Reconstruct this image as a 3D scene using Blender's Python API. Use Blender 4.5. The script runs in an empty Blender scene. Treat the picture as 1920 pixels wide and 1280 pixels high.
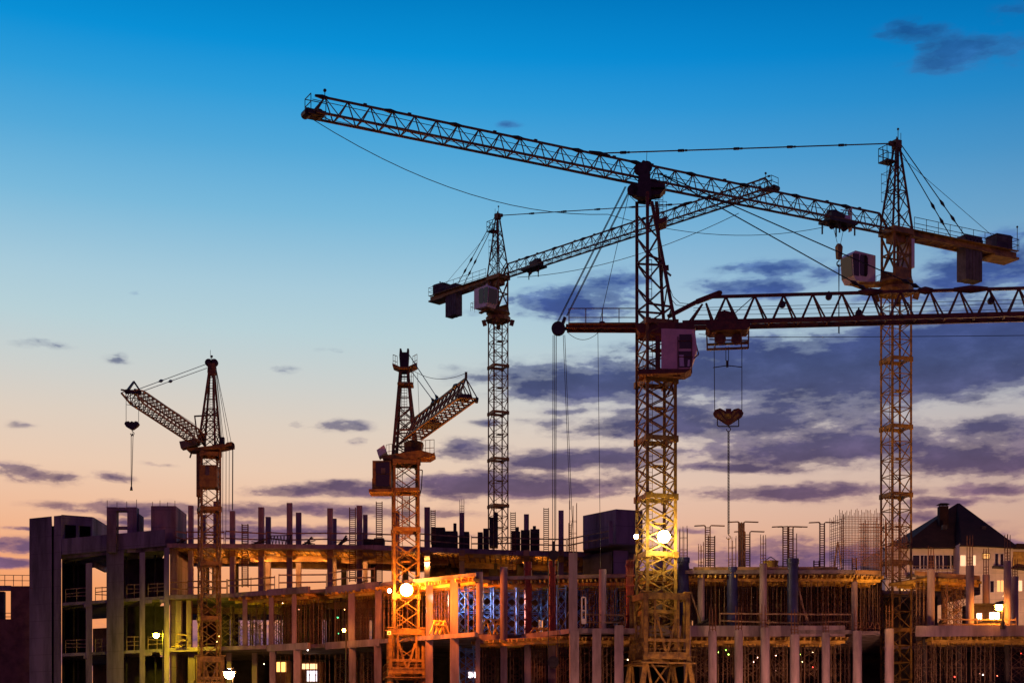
import bpy, math, random
from mathutils import Vector
random.seed(7)
# ---------------------------------------------------------------- camera
HC = 3.1          # eye height above the street
FPX = 3000.0      # focal length in photograph pixels
HZ = 1440.0       # the horizon lies below the frame
scene = bpy.context.scene
col = scene.collection
cam = bpy.data.cameras.new('camera'); camo = bpy.data.objects.new('camera', cam); col.objects.link(camo)
cam.sensor_width = 36; cam.lens = 36*FPX/1920; cam.shift_y = (HZ-640)/1920
cam.clip_start = .5; cam.clip_end = 6000
camo.location = (0, 0, HC); camo.rotation_euler = (math.pi/2, 0, 0)
scene.camera = camo
scene.view_settings.view_transform = 'Standard'; scene.view_settings.look = 'None'
scene.view_settings.exposure = 0; scene.view_settings.gamma = 1
scene.cycles.max_bounces = 5; scene.cycles.diffuse_bounces = 3

def lin(c):
    r = []
    for x in c:
        x /= 255
        r.append(x/12.92 if x <= .04045 else ((x+.055)/1.055)**2.4)
    return tuple(r)+(1,)

RSUN = bpy.data.lights.new('sun', 'SUN'); RSUN.energy = .12; RSUN.angle = math.radians(8); RSUN.color = (1,.5,.28)   # the last glow, from just over the horizon ahead
so = bpy.data.objects.new('sun', RSUN); col.objects.link(so); so.rotation_euler = (math.radians(-87), 0, math.radians(-6))
# ---------------------------------------------------------------- world: dusk sky
W = bpy.data.worlds.new('World'); scene.world = W; W.use_nodes = True
nt = W.node_tree; nt.nodes.clear(); N = nt.nodes; L = nt.links
def wn(t, **k):
    n = N.new(t)
    for a, b in k.items(): setattr(n, a, b)
    return n
def setin(n, i, v):
    if isinstance(v, bpy.types.NodeSocket): L.new(v, n.inputs[i])
    elif v is not None: n.inputs[i].default_value = v
def M_(op, a, b=None, c=None, clamp=False):
    n = wn('ShaderNodeMath', operation=op, use_clamp=clamp)
    setin(n, 0, a); setin(n, 1, b); setin(n, 2, c)
    return n.outputs[0]
def V_(op, a, b=None):
    n = wn('ShaderNodeVectorMath', operation=op)
    setin(n, 0, a); setin(n, 1, b)
    return n.outputs['Value'] if op in ('DOT_PRODUCT', 'LENGTH') else n.outputs[0]
def ramp(fac, stops, interp='LINEAR'):
    n = wn('ShaderNodeValToRGB'); n.color_ramp.interpolation = interp
    el = n.color_ramp.elements
    while len(el) > 1: el.remove(el[-1])
    for i, (p, c) in enumerate(sorted(stops, key=lambda s: s[0])):
        e = el[0] if i == 0 else el.new(p)
        e.position = p; e.color = c
    L.new(fac, n.inputs[0]); return n.outputs[0]
def mixc(f, a, b):
    n = wn('ShaderNodeMix', data_type='RGBA')
    setin(n, 0, f); setin(n, 6, a); setin(n, 7, b)
    return n.outputs[2]
tc = wn('ShaderNodeTexCoord'); sep = wn('ShaderNodeSeparateXYZ'); L.new(tc.outputs['Generated'], sep.inputs[0])
X, Y, Z = sep.outputs
hyp = M_('SQRT', M_('ADD', M_('MULTIPLY', X, X), M_('MULTIPLY', Y, Y)))
el_ = M_('DIVIDE', Z, M_('MAXIMUM', hyp, 1e-3))        # tangent of elevation
az = M_('ARCTAN2', X, Y)                               # 0 = the direction of the afterglow
t = M_('MULTIPLY_ADD', az, .028, el_)
def tp(py): return (1440-py)/3000
sky_stops = [(0, (252,150,70)), (1280, (244,150,90)), (1140, (246,160,104)), (1075, (244,172,126)), (1000, (240,187,152)), (905, (235,203,178)),
             (815, (222,207,192)), (740, (206,208,204)), (640, (184,209,216)), (560, (168,203,219)), (420, (122,185,219)),
             (300, (82,168,217)), (200, (46,156,217)), (110, (10,144,214)), (-20, (0,122,192))]
st = [(0.0, lin((250,145,70)))] + [(tp(p), lin(c)) for p, c in sky_stops[1:]] + [(1.0, lin((0,60,120)))]
front = ramp(t, st)
# dimmer, more violet towards the right
dim = ramp(M_('MULTIPLY_ADD', az, 1.2, .5, clamp=True), [(0, (1,1,1,1)), (.45, (1,1,1,1)), (.62, (.93,.91,.96,1)), (.9, (.74,.72,.80,1))])
mm = wn('ShaderNodeMix', data_type='RGBA', blend_type='MULTIPLY'); setin(mm, 0, 1.0); setin(mm, 6, front); setin(mm, 7, dim)
front = mm.outputs[2]
# clouds: soft ellipses broken up by noise, in (azimuth, tan elevation)
cmb = wn('ShaderNodeCombineXYZ'); L.new(az, cmb.inputs[0]); L.new(el_, cmb.inputs[1])
def noise(scale, sx, sy, detail, rough=.55, off=0.0):
    mp = wn('ShaderNodeMapping'); mp.inputs['Scale'].default_value = (sx, sy, 1); mp.inputs['Location'].default_value = (off, off*.7, 0)
    L.new(cmb.outputs[0], mp.inputs[0])
    n = wn('ShaderNodeTexNoise'); n.inputs['Scale'].default_value = scale; n.inputs['Detail'].default_value = detail
    n.inputs['Roughness'].default_value = rough; L.new(mp.outputs[0], n.inputs['Vector'])
    return n
nw = noise(9, 1, 2.2, 5, .6, 3.1)
warp = V_('MULTIPLY', V_('SUBTRACT', nw.outputs['Color'], (.5,.5,.5)), (.055,.020,0))
pos = V_('ADD', cmb.outputs[0], warp)
CL = [(1640,690,420,58,1.55),(1850,640,220,60,1.5),(1400,660,130,36,1.1),(1500,735,300,24,1.05),(1880,500,120,48,1.1),(1740,545,120,26,.9),(1120,715,190,30,1.25),(1080,568,110,26,1.15),(1160,530,70,26,.8),(900,592,40,14,.45),
      (1420,500,80,15,.95),(1400,537,90,16,.95),(1530,515,60,20,.6),(1720,55,70,24,.8),(1790,95,75,30,1.15),(1900,90,45,26,.8),(1890,20,60,22,.65),(935,238,28,8,.55),
      (1330,795,250,26,1.2),(1560,830,220,38,1.2),(1830,850,170,36,1.2),(1840,800,110,18,1),(1100,860,150,24,1.1),(1030,790,80,9,.7),(1090,770,120,9,.6),(1250,770,160,10,.9),(1390,880,100,11,1),
      (1500,925,190,15,1.1),(1760,937,110,10,1),(1860,910,80,11,1),(640,917,170,15,1.0),(960,912,200,24,1.25),(50,884,84,14,.78),(105,897,40,10,.7),(205,897,45,10,.85),
      (290,950,200,12,1),(560,958,260,15,1.05),(1240,960,60,10,.4),(40,1020,100,15,1.1),(30,1058,110,10,1.1),(60,985,60,5,.9),(300,975,200,8,.8),(480,1003,260,14,1),
      (630,803,66,11,.66),(545,798,30,8,.55),(655,830,20,8,.6),(70,645,56,10,.56),(240,670,38,9,.52),(530,695,36,9,.55),(645,664,40,8,.45),(850,688,26,9,.5),
      (870,850,60,24,.9),(240,553,24,5,.5),(1560,1045,330,32,1.1),(1820,1040,200,34,1.1),(1250,1050,120,16,.8),(1790,980,60,10,.7),(890,795,32,9,.6),(290,868,36,6,.5),
      (720,840,30,8,.35),(20,800,28,9,.45),(780,1005,100,10,.7),(1690,960,60,16,.7),(150,1250,400,40,.8),(500,1190,300,50,.9),(1300,1000,80,8,.5),(1890,1060,120,30,1)]
acc = None
for (px, py, rx, ry, s) in CL:
    cx = math.atan((px-960)/3000.0); cy = tp(py)*math.cos(cx)
    d = V_('MULTIPLY', V_('SUBTRACT', pos, (cx, cy, 0)), (3000.0/rx/1.25, 3000.0/ry/1.25, 0))
    g = M_('MULTIPLY', M_('EXPONENT', M_('MULTIPLY', V_('DOT_PRODUCT', d, d), -1.0)), s)
    acc = g if acc is None else M_('SMOOTH_MAX', acc, g, .25)
n1 = noise(22, 1, 3.2, 7, .58, 1.3); n2 = noise(75, 1, 2.6, 5, .6, 7.7)
nn = M_('ADD', M_('MULTIPLY_ADD', n1.outputs[0], 2.1, -1.05), M_('MULTIPLY_ADD', n2.outputs[0], .8, -.4))
dens = M_('ADD', acc, nn)
cov = ramp(dens, [(.24, (0,0,0,1)), (.44, (.22,)*3+(1,)), (.70, (.76,)*3+(1,)), (1.0, (.97,.97,.97,1))], 'EASE')
cov = M_('MULTIPLY', cov, M_('MULTIPLY_ADD', acc, 4.0, -.9, clamp=True))
cc = [(0, lin((128,88,108))), (tp(1050), lin((118,88,120))), (tp(960), lin((114,86,108))), (tp(880), lin((94,80,110))), (tp(800), lin((84,84,120))), (tp(700), lin((68,80,124))),
      (tp(600), lin((60,78,140))), (tp(500), lin((66,98,160))), (tp(250), lin((60,120,180))), (tp(80), lin((24,96,160))), (1, lin((0,70,130)))]
ccol = ramp(el_, cc)
n3 = noise(30, 1, 2.2, 6, .6, 4.4)
lit = ramp(n3.outputs[0], [(.3, (.78,.78,.80,1)), (.52, (1,1,1,1)), (.72, (1.5,1.42,1.35,1))])
m2 = wn('ShaderNodeMix', data_type='RGBA', blend_type='MULTIPLY'); setin(m2, 0, 1.0); setin(m2, 6, ccol); setin(m2, 7, lit)
thick = ramp(dens, [(.4, (1.35,1.25,1.2,1)), (.9, (1,1,1,1)), (1.3, (.86,.88,.94,1))])
m3 = wn('ShaderNodeMix', data_type='RGBA', blend_type='MULTIPLY'); setin(m3, 0, 1.0); setin(m3, 6, m2.outputs[2]); setin(m3, 7, thick)
frontc = mixc(cov, front, m3.outputs[2])
# the darker eastern sky behind the viewer: violet belt over the earth's shadow
rear = ramp(el_, [(0, lin((96,54,84))), (.12, lin((136,74,112))), (.45, lin((94,60,118))), (1, lin((24,34,90)))])
fz = ramp(M_('MULTIPLY_ADD', M_('COSINE', az), .5, .5), [(.30, (0,0,0,1)), (.72, (1,1,1,1))])
allc = mixc(fz, rear, frontc)
below = ramp(M_('MULTIPLY_ADD', Z, 10, .5), [(.30, lin((30,18,20))), (.5, (1,1,1,1))])
m4 = wn('ShaderNodeMix', data_type='RGBA', blend_type='MULTIPLY'); setin(m4, 0, 1.0); setin(m4, 6, allc); setin(m4, 7, below)
bg = wn('ShaderNodeBackground'); L.new(m4.outputs[2], bg.inputs[0]); bg.inputs[1].default_value = 1.0
wo = wn('ShaderNodeOutputWorld'); L.new(bg.outputs[0], wo.inputs[0])
W.cycles.sampling_method = 'MANUAL'; W.cycles.sample_map_resolution = 512
# ---------------------------------------------------------------- materials
def mat(name, c, rough=.7, metal=0.0, var=.25, scale=3.0, c2=None, bump=0.0, streak=False, panel=None):
    m = bpy.data.materials.new(name); m.use_nodes = True
    T = m.node_tree; b = T.nodes['Principled BSDF']; l = T.links
    b.inputs['Roughness'].default_value = rough; b.inputs['Metallic'].default_value = metal
    tcn = T.nodes.new('ShaderNodeTexCoord'); mp = T.nodes.new('ShaderNodeMapping'); l.new(tcn.outputs['Object'], mp.inputs[0])
    if streak: mp.inputs['Scale'].default_value = (1, 1, .18)
    n = T.nodes.new('ShaderNodeTexNoise'); n.inputs['Scale'].default_value = scale; n.inputs['Detail'].default_value = 6; n.inputs['Roughness'].default_value = .65
    l.new(mp.outputs[0], n.inputs['Vector'])
    r = T.nodes.new('ShaderNodeValToRGB'); l.new(n.outputs[0], r.inputs[0])
    c2 = c2 or tuple(x*(1-var*1.6) for x in c)
    r.color_ramp.elements[0].position = .34; r.color_ramp.elements[0].color = (*c2, 1)
    r.color_ramp.elements[1].position = .62; r.color_ramp.elements[1].color = (*[min(1, x*(1+var*.5)) for x in c], 1)
    out = r.outputs[0]
    if panel:                    # pour joints of cast concrete, dark bands every panel metres in height
        sp = T.nodes.new('ShaderNodeSeparateXYZ'); l.new(tcn.outputs['Object'], sp.inputs[0])
        def mth(op, a, b2, c3=None):
            q = T.nodes.new('ShaderNodeMath'); q.operation = op
            for i, v in enumerate((a, b2, c3)):
                if v is None: continue
                if isinstance(v, bpy.types.NodeSocket): l.new(v, q.inputs[i])
                else: q.inputs[i].default_value = v
            return q.outputs[0]
        f = mth('FRACT', mth('DIVIDE', sp.outputs[2], panel), 0)
        ln = mth('LESS_THAN', f, .035)
        f2 = mth('FRACT', mth('DIVIDE', mth('ADD', sp.outputs[0], sp.outputs[1]), 1.22), 0)
        ln2 = mth('LESS_THAN', f2, .03)
        k = mth('MULTIPLY', mth('MAXIMUM', ln, mth('MULTIPLY', ln2, .5)), .45)
        mx = T.nodes.new('ShaderNodeMix'); mx.data_type = 'RGBA'; l.new(k, mx.inputs[0]); l.new(out, mx.inputs[6]); mx.inputs[7].default_value = (*[x*.35 for x in c], 1)
        out = mx.outputs[2]
    l.new(out, b.inputs['Base Color'])
    if bump:
        bp = T.nodes.new('ShaderNodeBump'); bp.inputs['Strength'].default_value = bump; bp.inputs['Distance'].default_value = .05
        l.new(n.outputs[0], bp.inputs['Height']); l.new(bp.outputs[0], b.inputs['Normal'])
    return m
def glow(name, c, s):
    m = bpy.data.materials.new(name); m.use_nodes = True
    b = m.node_tree.nodes['Principled BSDF']
    b.inputs['Base Color'].default_value = (.8, .8, .8, 1); b.inputs['Emission Color'].default_value = (*c, 1); b.inputs['Emission Strength'].default_value = s
    return m
def glass(name, c, rough=.08):
    m = bpy.data.materials.new(name); m.use_nodes = True
    b = m.node_tree.nodes['Principled BSDF']
    b.inputs['Base Color'].default_value = (*c, 1); b.inputs['Roughness'].default_value = rough
    return m
MT = dict(
 concrete=mat('concrete', (.22,.155,.195), .9, 0, .45, .55, bump=.4, streak=True, panel=1.38),
 column=mat('cast column', (.27,.185,.215), .85, 0, .32, 1.2, bump=.25, streak=True),
 slab=mat('slab concrete', (.25,.185,.195), .9, 0, .4, .8, bump=.3),
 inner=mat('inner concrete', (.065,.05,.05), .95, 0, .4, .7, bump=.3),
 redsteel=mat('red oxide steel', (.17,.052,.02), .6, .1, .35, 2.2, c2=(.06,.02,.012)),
 yelsteel=mat('yellow crane paint', (.36,.19,.028), .6, .05, .3, 2.0, c2=(.10,.05,.012)),
 ochre=mat('ochre crane paint', (.31,.18,.028), .6, .05, .3, 2.4, c2=(.09,.045,.014)),
 dark=mat('greasy dark steel', (.045,.035,.035), .5, .4, .3, 4),
 rope=mat('wire rope', (.05,.05,.055), .5, .5, .2, 5),
 white=mat('off white panel', (.74,.64,.66), .45, 0, .12, 1.2),
 pink=mat('faded white cab paint', (.88,.55,.50), .45, 0, .12, 1.2),
 cw=mat('counterweight concrete', (.11,.095,.11), .9, 0, .3, 1.5, bump=.3),
 shadesteel=mat('shaded crane paint', (.17,.085,.02), .6, .05, .35, 2.2, c2=(.05,.028,.012)),  # crane paint darkened: shade of the unlit upper parts put into the colour
 rebar=mat('rusty rebar', (.20,.075,.04), .8, .2, .4, 6),
 timber=mat('yellow formwork timber', (.62,.38,.07), .7, 0, .4, 1.5, c2=(.28,.14,.03)),
 ply=mat('formwork plywood', (.36,.20,.09), .7, 0, .5, .7, c2=(.10,.05,.025)),
 prop=mat('shoring prop steel', (.20,.11,.065), .6, .2, .35, 3),
 blue=mat('blue scaffold paint', (.12,.28,.80), .45, .1, .3, 3),
 blueform=mat('dark blue column formwork', (.02,.022,.11), .5, .1, .3, 1.5),
 redform=mat('red column formwork', (.26,.03,.02), .55, .05, .35, 1.2),
 rail=mat('rail timber', (.30,.17,.10), .8, 0, .4, 2),
 ground=mat('asphalt', (.05,.045,.045), .9, 0, .3, .3, bump=.3),
 roof=mat('dark roof tiles', (.03,.010,.007), 1.0, 0, .3, .8),
 plaster=mat('pale wall tiles', (.72,.58,.50), .7, 0, .12, .6, panel=1.4),
 glassd=glass('dark window glass', (.015,.013,.02)),
 brick=mat('brown brickwork', (.26,.12,.075), .9, 0, .3, .9, bump=.3),
)
# ---------------------------------------------------------------- mesh helpers
def P(px, py, d): return Vector(((px-960)/FPX*d, d, HC+(HZ-py)/FPX*d))
def XY(px, d): return Vector(((px-960)/FPX*d, d, 0))
class MB:
    K = 1.0
    def __init__(s): s.v = []; s.f = []
    def add(s, vs, fs):
        o = len(s.v); s.v += [tuple(p) for p in vs]; s.f += [tuple(i+o for i in f) for f in fs]
    def hexa(s, p):      # 4 bottom, 4 top (same winding)
        s.add(p, [(0,3,2,1),(4,5,6,7),(0,1,5,4),(1,2,6,5),(2,3,7,6),(3,0,4,7)])
    def bar(s, a, b, w=.1, h=None, up=None):
        a = Vector(a); b = Vector(b); d = b-a
        if d.length < 1e-5: return
        d.normalize(); h = (h or w)*MB.K; w = w*MB.K
        u = up or (Vector((0,0,1)) if abs(d.z) < .95 else Vector((1,0,0)))
        x = d.cross(u).normalized()*w/2; y = x.cross(d).normalized()*h/2
        s.hexa([a-x-y, a+x-y, a+x+y, a-x+y, b-x-y, b+x-y, b+x+y, b-x+y])
    def box(s, c, sz, rz=0):
        cx, cy = math.cos(rz), math.sin(rz); c = Vector(c); sz = [q*MB.K for q in sz]
        X_ = Vector((cx, cy, 0))*sz[0]/2; Y_ = Vector((-cy, cx, 0))*sz[1]/2; Z_ = Vector((0,0,sz[2]/2))
        s.hexa([c-X_-Y_-Z_, c+X_-Y_-Z_, c+X_+Y_-Z_, c-X_+Y_-Z_, c-X_-Y_+Z_, c+X_-Y_+Z_, c+X_+Y_+Z_, c-X_+Y_+Z_])
    def cyl(s, a, b, r, n=8, r2=None, cap=True):
        a = Vector(a); b = Vector(b); d = (b-a).normalized(); r2 = (r if r2 is None else r2)*MB.K; r = r*MB.K
        u = Vector((0,0,1)) if abs(d.z) < .95 else Vector((1,0,0))
        x = d.cross(u).normalized(); y = d.cross(x).normalized()
        vs = []
        for c, q in ((a, r), (b, r2)):
            for i in range(n): t_ = 2*math.pi*i/n; vs.append(c+x*q*math.cos(t_)+y*q*math.sin(t_))
        fs = [(i, (i+1) % n, n+(i+1) % n, n+i) for i in range(n)]
        if cap: fs += [tuple(range(n))[::-1], tuple(range(n, 2*n))]
        s.add(vs, fs)
    def rope(s, a, b, r=.03, sag=0, n=1):
        a = Vector(a); b = Vector(b)
        if sag and n == 1: n = 14
        p = [a+(b-a)*i/n-Vector((0,0,4*sag*(i/n)*(1-i/n))) for i in range(n+1)]
        for i in range(n): s.cyl(p[i], p[i+1], r, 5, cap=False)
    def path(s, pts, r=.03):
        for a, b in zip(pts, pts[1:]): s.cyl(a, b, r, 6)
    def prism(s, xy, z0, z1):
        n = len(xy)
        A = sum(xy[i][0]*xy[(i+1) % n][1]-xy[(i+1) % n][0]*xy[i][1] for i in range(n))
        if A < 0: xy = xy[::-1]
        s.add([(p[0], p[1], z0) for p in xy]+[(p[0], p[1], z1) for p in xy],
              [tuple(range(n))[::-1], tuple(range(n, 2*n))]+[(i, (i+1) % n, n+(i+1) % n, n+i) for i in range(n)])
    def ball(s, c, r, n=10, m=6):
        c = Vector(c); r = r*MB.K; vs = [c+Vector((0,0,r))]
        for j in range(1, m):
            a = math.pi*j/m
            for i in range(n): b = 2*math.pi*i/n; vs.append(c+Vector((r*math.sin(a)*math.cos(b), r*math.sin(a)*math.sin(b), r*math.cos(a))))
        vs.append(c-Vector((0,0,r))); fs = []
        for i in range(n): fs.append((0, 1+i, 1+(i+1) % n))
        for j in range(m-2):
            for i in range(n): p = 1+j*n; fs.append((p+i, p+n+i, p+n+(i+1) % n, p+(i+1) % n))
        q = 1+(m-2)*n
        for i in range(n): fs.append((q+i, len(vs)-1, q+(i+1) % n))
        s.add(vs, fs)
    def build(s, name, m, parent=None, **k):
        me = bpy.data.meshes.new(name); o_ = wpos(parent) if parent else k.pop('at', Vector((0,0,0)))
        o_ = Vector(o_); me.from_pydata([(p[0]-o_.x, p[1]-o_.y, p[2]-o_.z) for p in s.v], [], s.f); me.update()
        me.materials.append(MT[m] if isinstance(m, str) else m)
        o = bpy.data.objects.new(name, me); col.objects.link(o)
        if parent: o.parent = parent
        else: o.location = o_
        for a, b in k.items(): o[a] = b
        return o
def wpos(o):
    p = Vector((0,0,0))
    while o: p += o.location; o = o.parent
    return p
def thing(name, label, cat, loc, group=None, rz=0):
    o = bpy.data.objects.new(name, None); col.objects.link(o); o.location = loc; o.rotation_euler.z = rz
    o['label'] = label; o['category'] = cat
    if group: o['group'] = group
    return o
def tagm(o, label, cat, group=None):
    o['label'] = label; o['category'] = cat
    if group: o['group'] = group
    return o
def lamp(name, loc, c, power, r=.15, parent=None, spot=None, aim=None, blend=.6):
    l = bpy.data.lights.new(name, 'SPOT' if spot else 'POINT'); l.color = c; l.energy = power; l.shadow_soft_size = r
    if spot: l.spot_size = math.radians(spot); l.spot_blend = blend
    o = bpy.data.objects.new(name, l); col.objects.link(o); o.location = Vector(loc)-(wpos(parent) if parent else Vector((0,0,0)))
    if aim is not None: o.rotation_euler = (Vector(aim)-Vector(loc)).to_track_quat('-Z', 'Y').to_euler()
    if parent: o.parent = parent
    return o
g = MB(); g.prism([(-900,-200),(900,-200),(900,2500),(-900,2500)], -.6, 0); o = g.build('ground', 'ground'); o['kind'] = 'structure'

# ---------------------------------------------------------------- tower cranes
class Fr:            # vertical plane of a crane's jib: a along it, b across, c up
    def __init__(s, O, u, S=1.0): s.S = S; s.O = Vector(O); s.u = Vector((u[0], u[1], 0)).normalized(); s.v = Vector((-s.u.y, s.u.x, 0))
    def __call__(s, a, b, c): return s.O+(s.u*a+s.v*b+Vector((0,0,c)))*s.S
    def ac(s, px, py, b=0):
        k = (px-960)/FPX; o = s.O+s.v*b*s.S
        a = (k*o.y-o.x)/(s.u.x-k*s.u.y); Yd = o.y+a*s.u.y
        return a/s.S, (HC+(HZ-py)/FPX*Yd-s.O.z)/s.S
    def p(s, px, py, b=0): a, c = s.ac(px, py, b); return s(a, b, c)
def fbox(m, F, a0, a1, b0, b1, c0, c1):
    m.hexa([F(a0,b0,c0), F(a1,b0,c0), F(a1,b1,c0), F(a0,b1,c0), F(a0,b0,c1), F(a1,b0,c1), F(a1,b1,c1), F(a0,b1,c1)])
def corners(s, rot): return [Vector((s/2*a*math.cos(rot)-s/2*b*math.sin(rot), s/2*a*math.sin(rot)+s/2*b*math.cos(rot), 0)) for a, b in ((-1,-1),(1,-1),(1,1),(-1,1))]
def mast(root, px, d, ytop, zbot, s, rot, H, bays, cw, bw, m, style='K', dup=None, trim=None):
    """mast of equal sections hung down from the slewing ring; each section is its own part"""
    O = XY(px, d); ztop = HC+(HZ-ytop)/FPX*d
    C = corners(s, rot); M = MB(); E = Vector((0,0,1))
    for c in C: M.bar(c, c+E*H, cw)
    for i in range(4):
        A, B = C[i], C[(i+1) % 4]
        for k in range(bays):
            z0, z1 = H*k/bays, H*(k+1)/bays
            if style != 'X' or k == 0: M.bar(A+E*z0, B+E*z0, bw)
            if style == 'X': M.bar(A+E*z0, B+E*z1, bw); M.bar(B+E*z0, A+E*z1, bw)
            elif style == 'K':
                if k % 2: M.bar(A+E*z0, B+E*z1, bw)
                else: M.bar(B+E*z0, A+E*z1, bw)
        # bolted collar where the sections meet
        M.bar(A+E*(H-.12), B+E*(H-.12), .10, .30)
        M.box(A+E*(H-.16), (cw*1.7, cw*1.7, .42), rot)
    # inner ladder
    q = (C[0]+C[3])*.35; q2 = q+(C[1]-C[0])*.22
    M.bar(q, q+E*H, .035); M.bar(q2, q2+E*H, .035)
    z = .15
    while z < H: M.bar(q+E*z, q2+E*z, .03); z += .36
    M.box(C[0]*.2+C[1]*.2+E*(H*.5), (s*.42, s*.42, .05), rot)
    me = None; n = int((ztop-zbot)/H+.999)
    for i in range(n):
        z = ztop-(i+1)*H
        if me is None: o = M.build('mast_section', m); me = o.data
        else: o = bpy.data.objects.new('mast_section', me); col.objects.link(o)
        if i == n-1 and z < zbot: o.scale.z = (z+H-zbot)/H; z = zbot
        o.parent = root; o.location = Vector((O.x, O.y, z))-root.location
def tri_jib(M, F, a0, a1, n, c0, h, w, cw, bw, hs=None, tipn=True, top0=0, top1=None):
    """triangular jib: two bottom chords, one top chord, four diagonals from every top node"""
    hs = hs or (lambda a: h)
    for b in (-w/2, w/2): M.bar(F(a0,b,c0), F(a1,b,c0), cw)
    st = (a1-a0)/n; T_ = [a0+st*(i+.5) for i in range(n)]
    for i, a in enumerate(T_):
        t_ = F(a,0,c0+hs(a))
        for q in (a-st/2, a+st/2):
            for b in (-w/2, w/2): M.bar(t_, F(q,b,c0), bw)
        M.bar(F(a-st/2,-w/2,c0), F(a-st/2,w/2,c0), bw); M.bar(F(a-st/2,-w/2,c0), F(a+st/2,w/2,c0), bw*.8)
    M.bar(F(a1,-w/2,c0), F(a1,w/2,c0), bw*1.4)
    for p_, q in zip(T_, T_[1:]): M.bar(F(p_,0,c0+hs(p_)), F(q,0,c0+hs(q)), cw*.95)
    return T_
def railing(M, pts, h=1.0, n=None, r=.035):
    h = h*MB.K
    for a, b in zip(pts, pts[1:]):
        a = Vector(a); b = Vector(b); k = n or max(1, int((b-a).length/1.6))
        for i in range(k+1):
            q = a+(b-a)*i/k; M.bar(q, q+Vector((0,0,h)), r)
        for z in (h, h*.5): M.bar(a+Vector((0,0,z)), b+Vector((0,0,z)), r)
def blob(M, F, a, b, c, la, lb, lc):      # irregular machine lump: an elongated octagonal body
    M.cyl(F(a-la/2,b,c), F(a,b,c), lc*.25, 8, lc*.5); M.cyl(F(a,b,c), F(a+la/2,b,c), lc*.5, 8, lc*.25)
def sheave(M, F, c3, r, t_=.12, n=18):
    c3 = Vector(c3); M.cyl(c3-F.v*t_, c3+F.v*t_, r*.92, n); 
    for s in (-1, 1): M.cyl(c3+F.v*t_*s*.9, c3+F.v*t_*s*1.25, r, n)

def plate(M, F, pts, b0, b1):
    q = [F.ac(px, py) for px, py in pts]; n = len(q)
    M.add([F(a,b0,c) for a, c in q]+[F(a,b1,c) for a, c in q], [tuple(range(n)), tuple(range(n, 2*n))[::-1]]+[(i, n+i, n+(i+1) % n, (i+1) % n) for i in range(n)])
def portal(root, px, d, s, rot, y0, y1, m, plat=None, bw=.34):
    """heavy bolted base frame round the foot of a mast: two deep beam rings, posts and V braces, splayed legs to the ground"""
    O = XY(px, d); E = Vector((0,0,1)); z0 = HC+(HZ-y0)/FPX*d; z1 = HC+(HZ-y1)/FPX*d
    C = [O+c for c in corners(s, rot)]; M = MB()
    for i in range(4):
        A, B = C[i], C[(i+1) % 4]; n_ = (B-A).normalized()
        M.bar(A+E*(z0+.002*i), B+E*(z0+.002*i), .22, .42); M.bar(A+E*(z1+.002*i), B+E*(z1+.002*i), .24, .46)
        zm = z0+(z1-z0)*.74; M.bar(A+E*zm, B+E*zm, .16, .2)
        for k in (.22, .78): q = A+(B-A)*k; M.bar(q+E*z0, q+E*z1, .13)
        mid = (A+B)/2; M.bar(A*.75+B*.25+E*(z0+(z1-z0)*.3), mid+E*z1, .15); M.bar(A*.25+B*.75+E*(z0+(z1-z0)*.3), mid+E*z1, .15)
    for c in C:
        M.bar(c+E*(z1-.2), c+E*(z0+.2), .26); M.box(c+E*(z0+.26), (.5,.5,.08), rot)
    M.build('base_frame', m, root)
    M = MB(); K = [O+c for c in corners(s*2.0, rot)]
    for i in range(4):
        A, B = C[i], C[(i+1) % 4]
        M.bar(A+E*z1, K[i], .3); M.bar(A+E*z1, (K[i]+K[(i+1) % 4])/2, .16); M.bar(B+E*z1, (K[i]+K[(i+1) % 4])/2, .16)
        M.bar(K[i]+E*.3, K[(i+1) % 4]+E*.3, .3, .5); M.bar(A*.5+K[i]*.5+E*z1*.5, B*.5+K[(i+1) % 4]*.5+E*z1*.5, .18)
        M.bar(A+E*z1, B*.5+K[(i+1) % 4]*.5+E*z1*.5, .12)
    M.build('splayed_legs', m, root)
    M = MB(); zp = z1-.55
    for i in range(4):
        A = O+(C[i]-O)*1.32; B = O+(C[(i+1) % 4]-O)*1.32; A2 = O+(C[i]-O)*.98; B2 = O+(C[(i+1) % 4]-O)*.98
        M.hexa([A2+E*zp, A+E*zp, B+E*zp, B2+E*zp, A2+E*(zp+.09), A+E*(zp+.09), B+E*(zp+.09), B2+E*(zp+.09)])
        railing(M, [A+E*zp, B+E*zp], .95, 3, .03)
    M.build('walkway', m, root)

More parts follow.
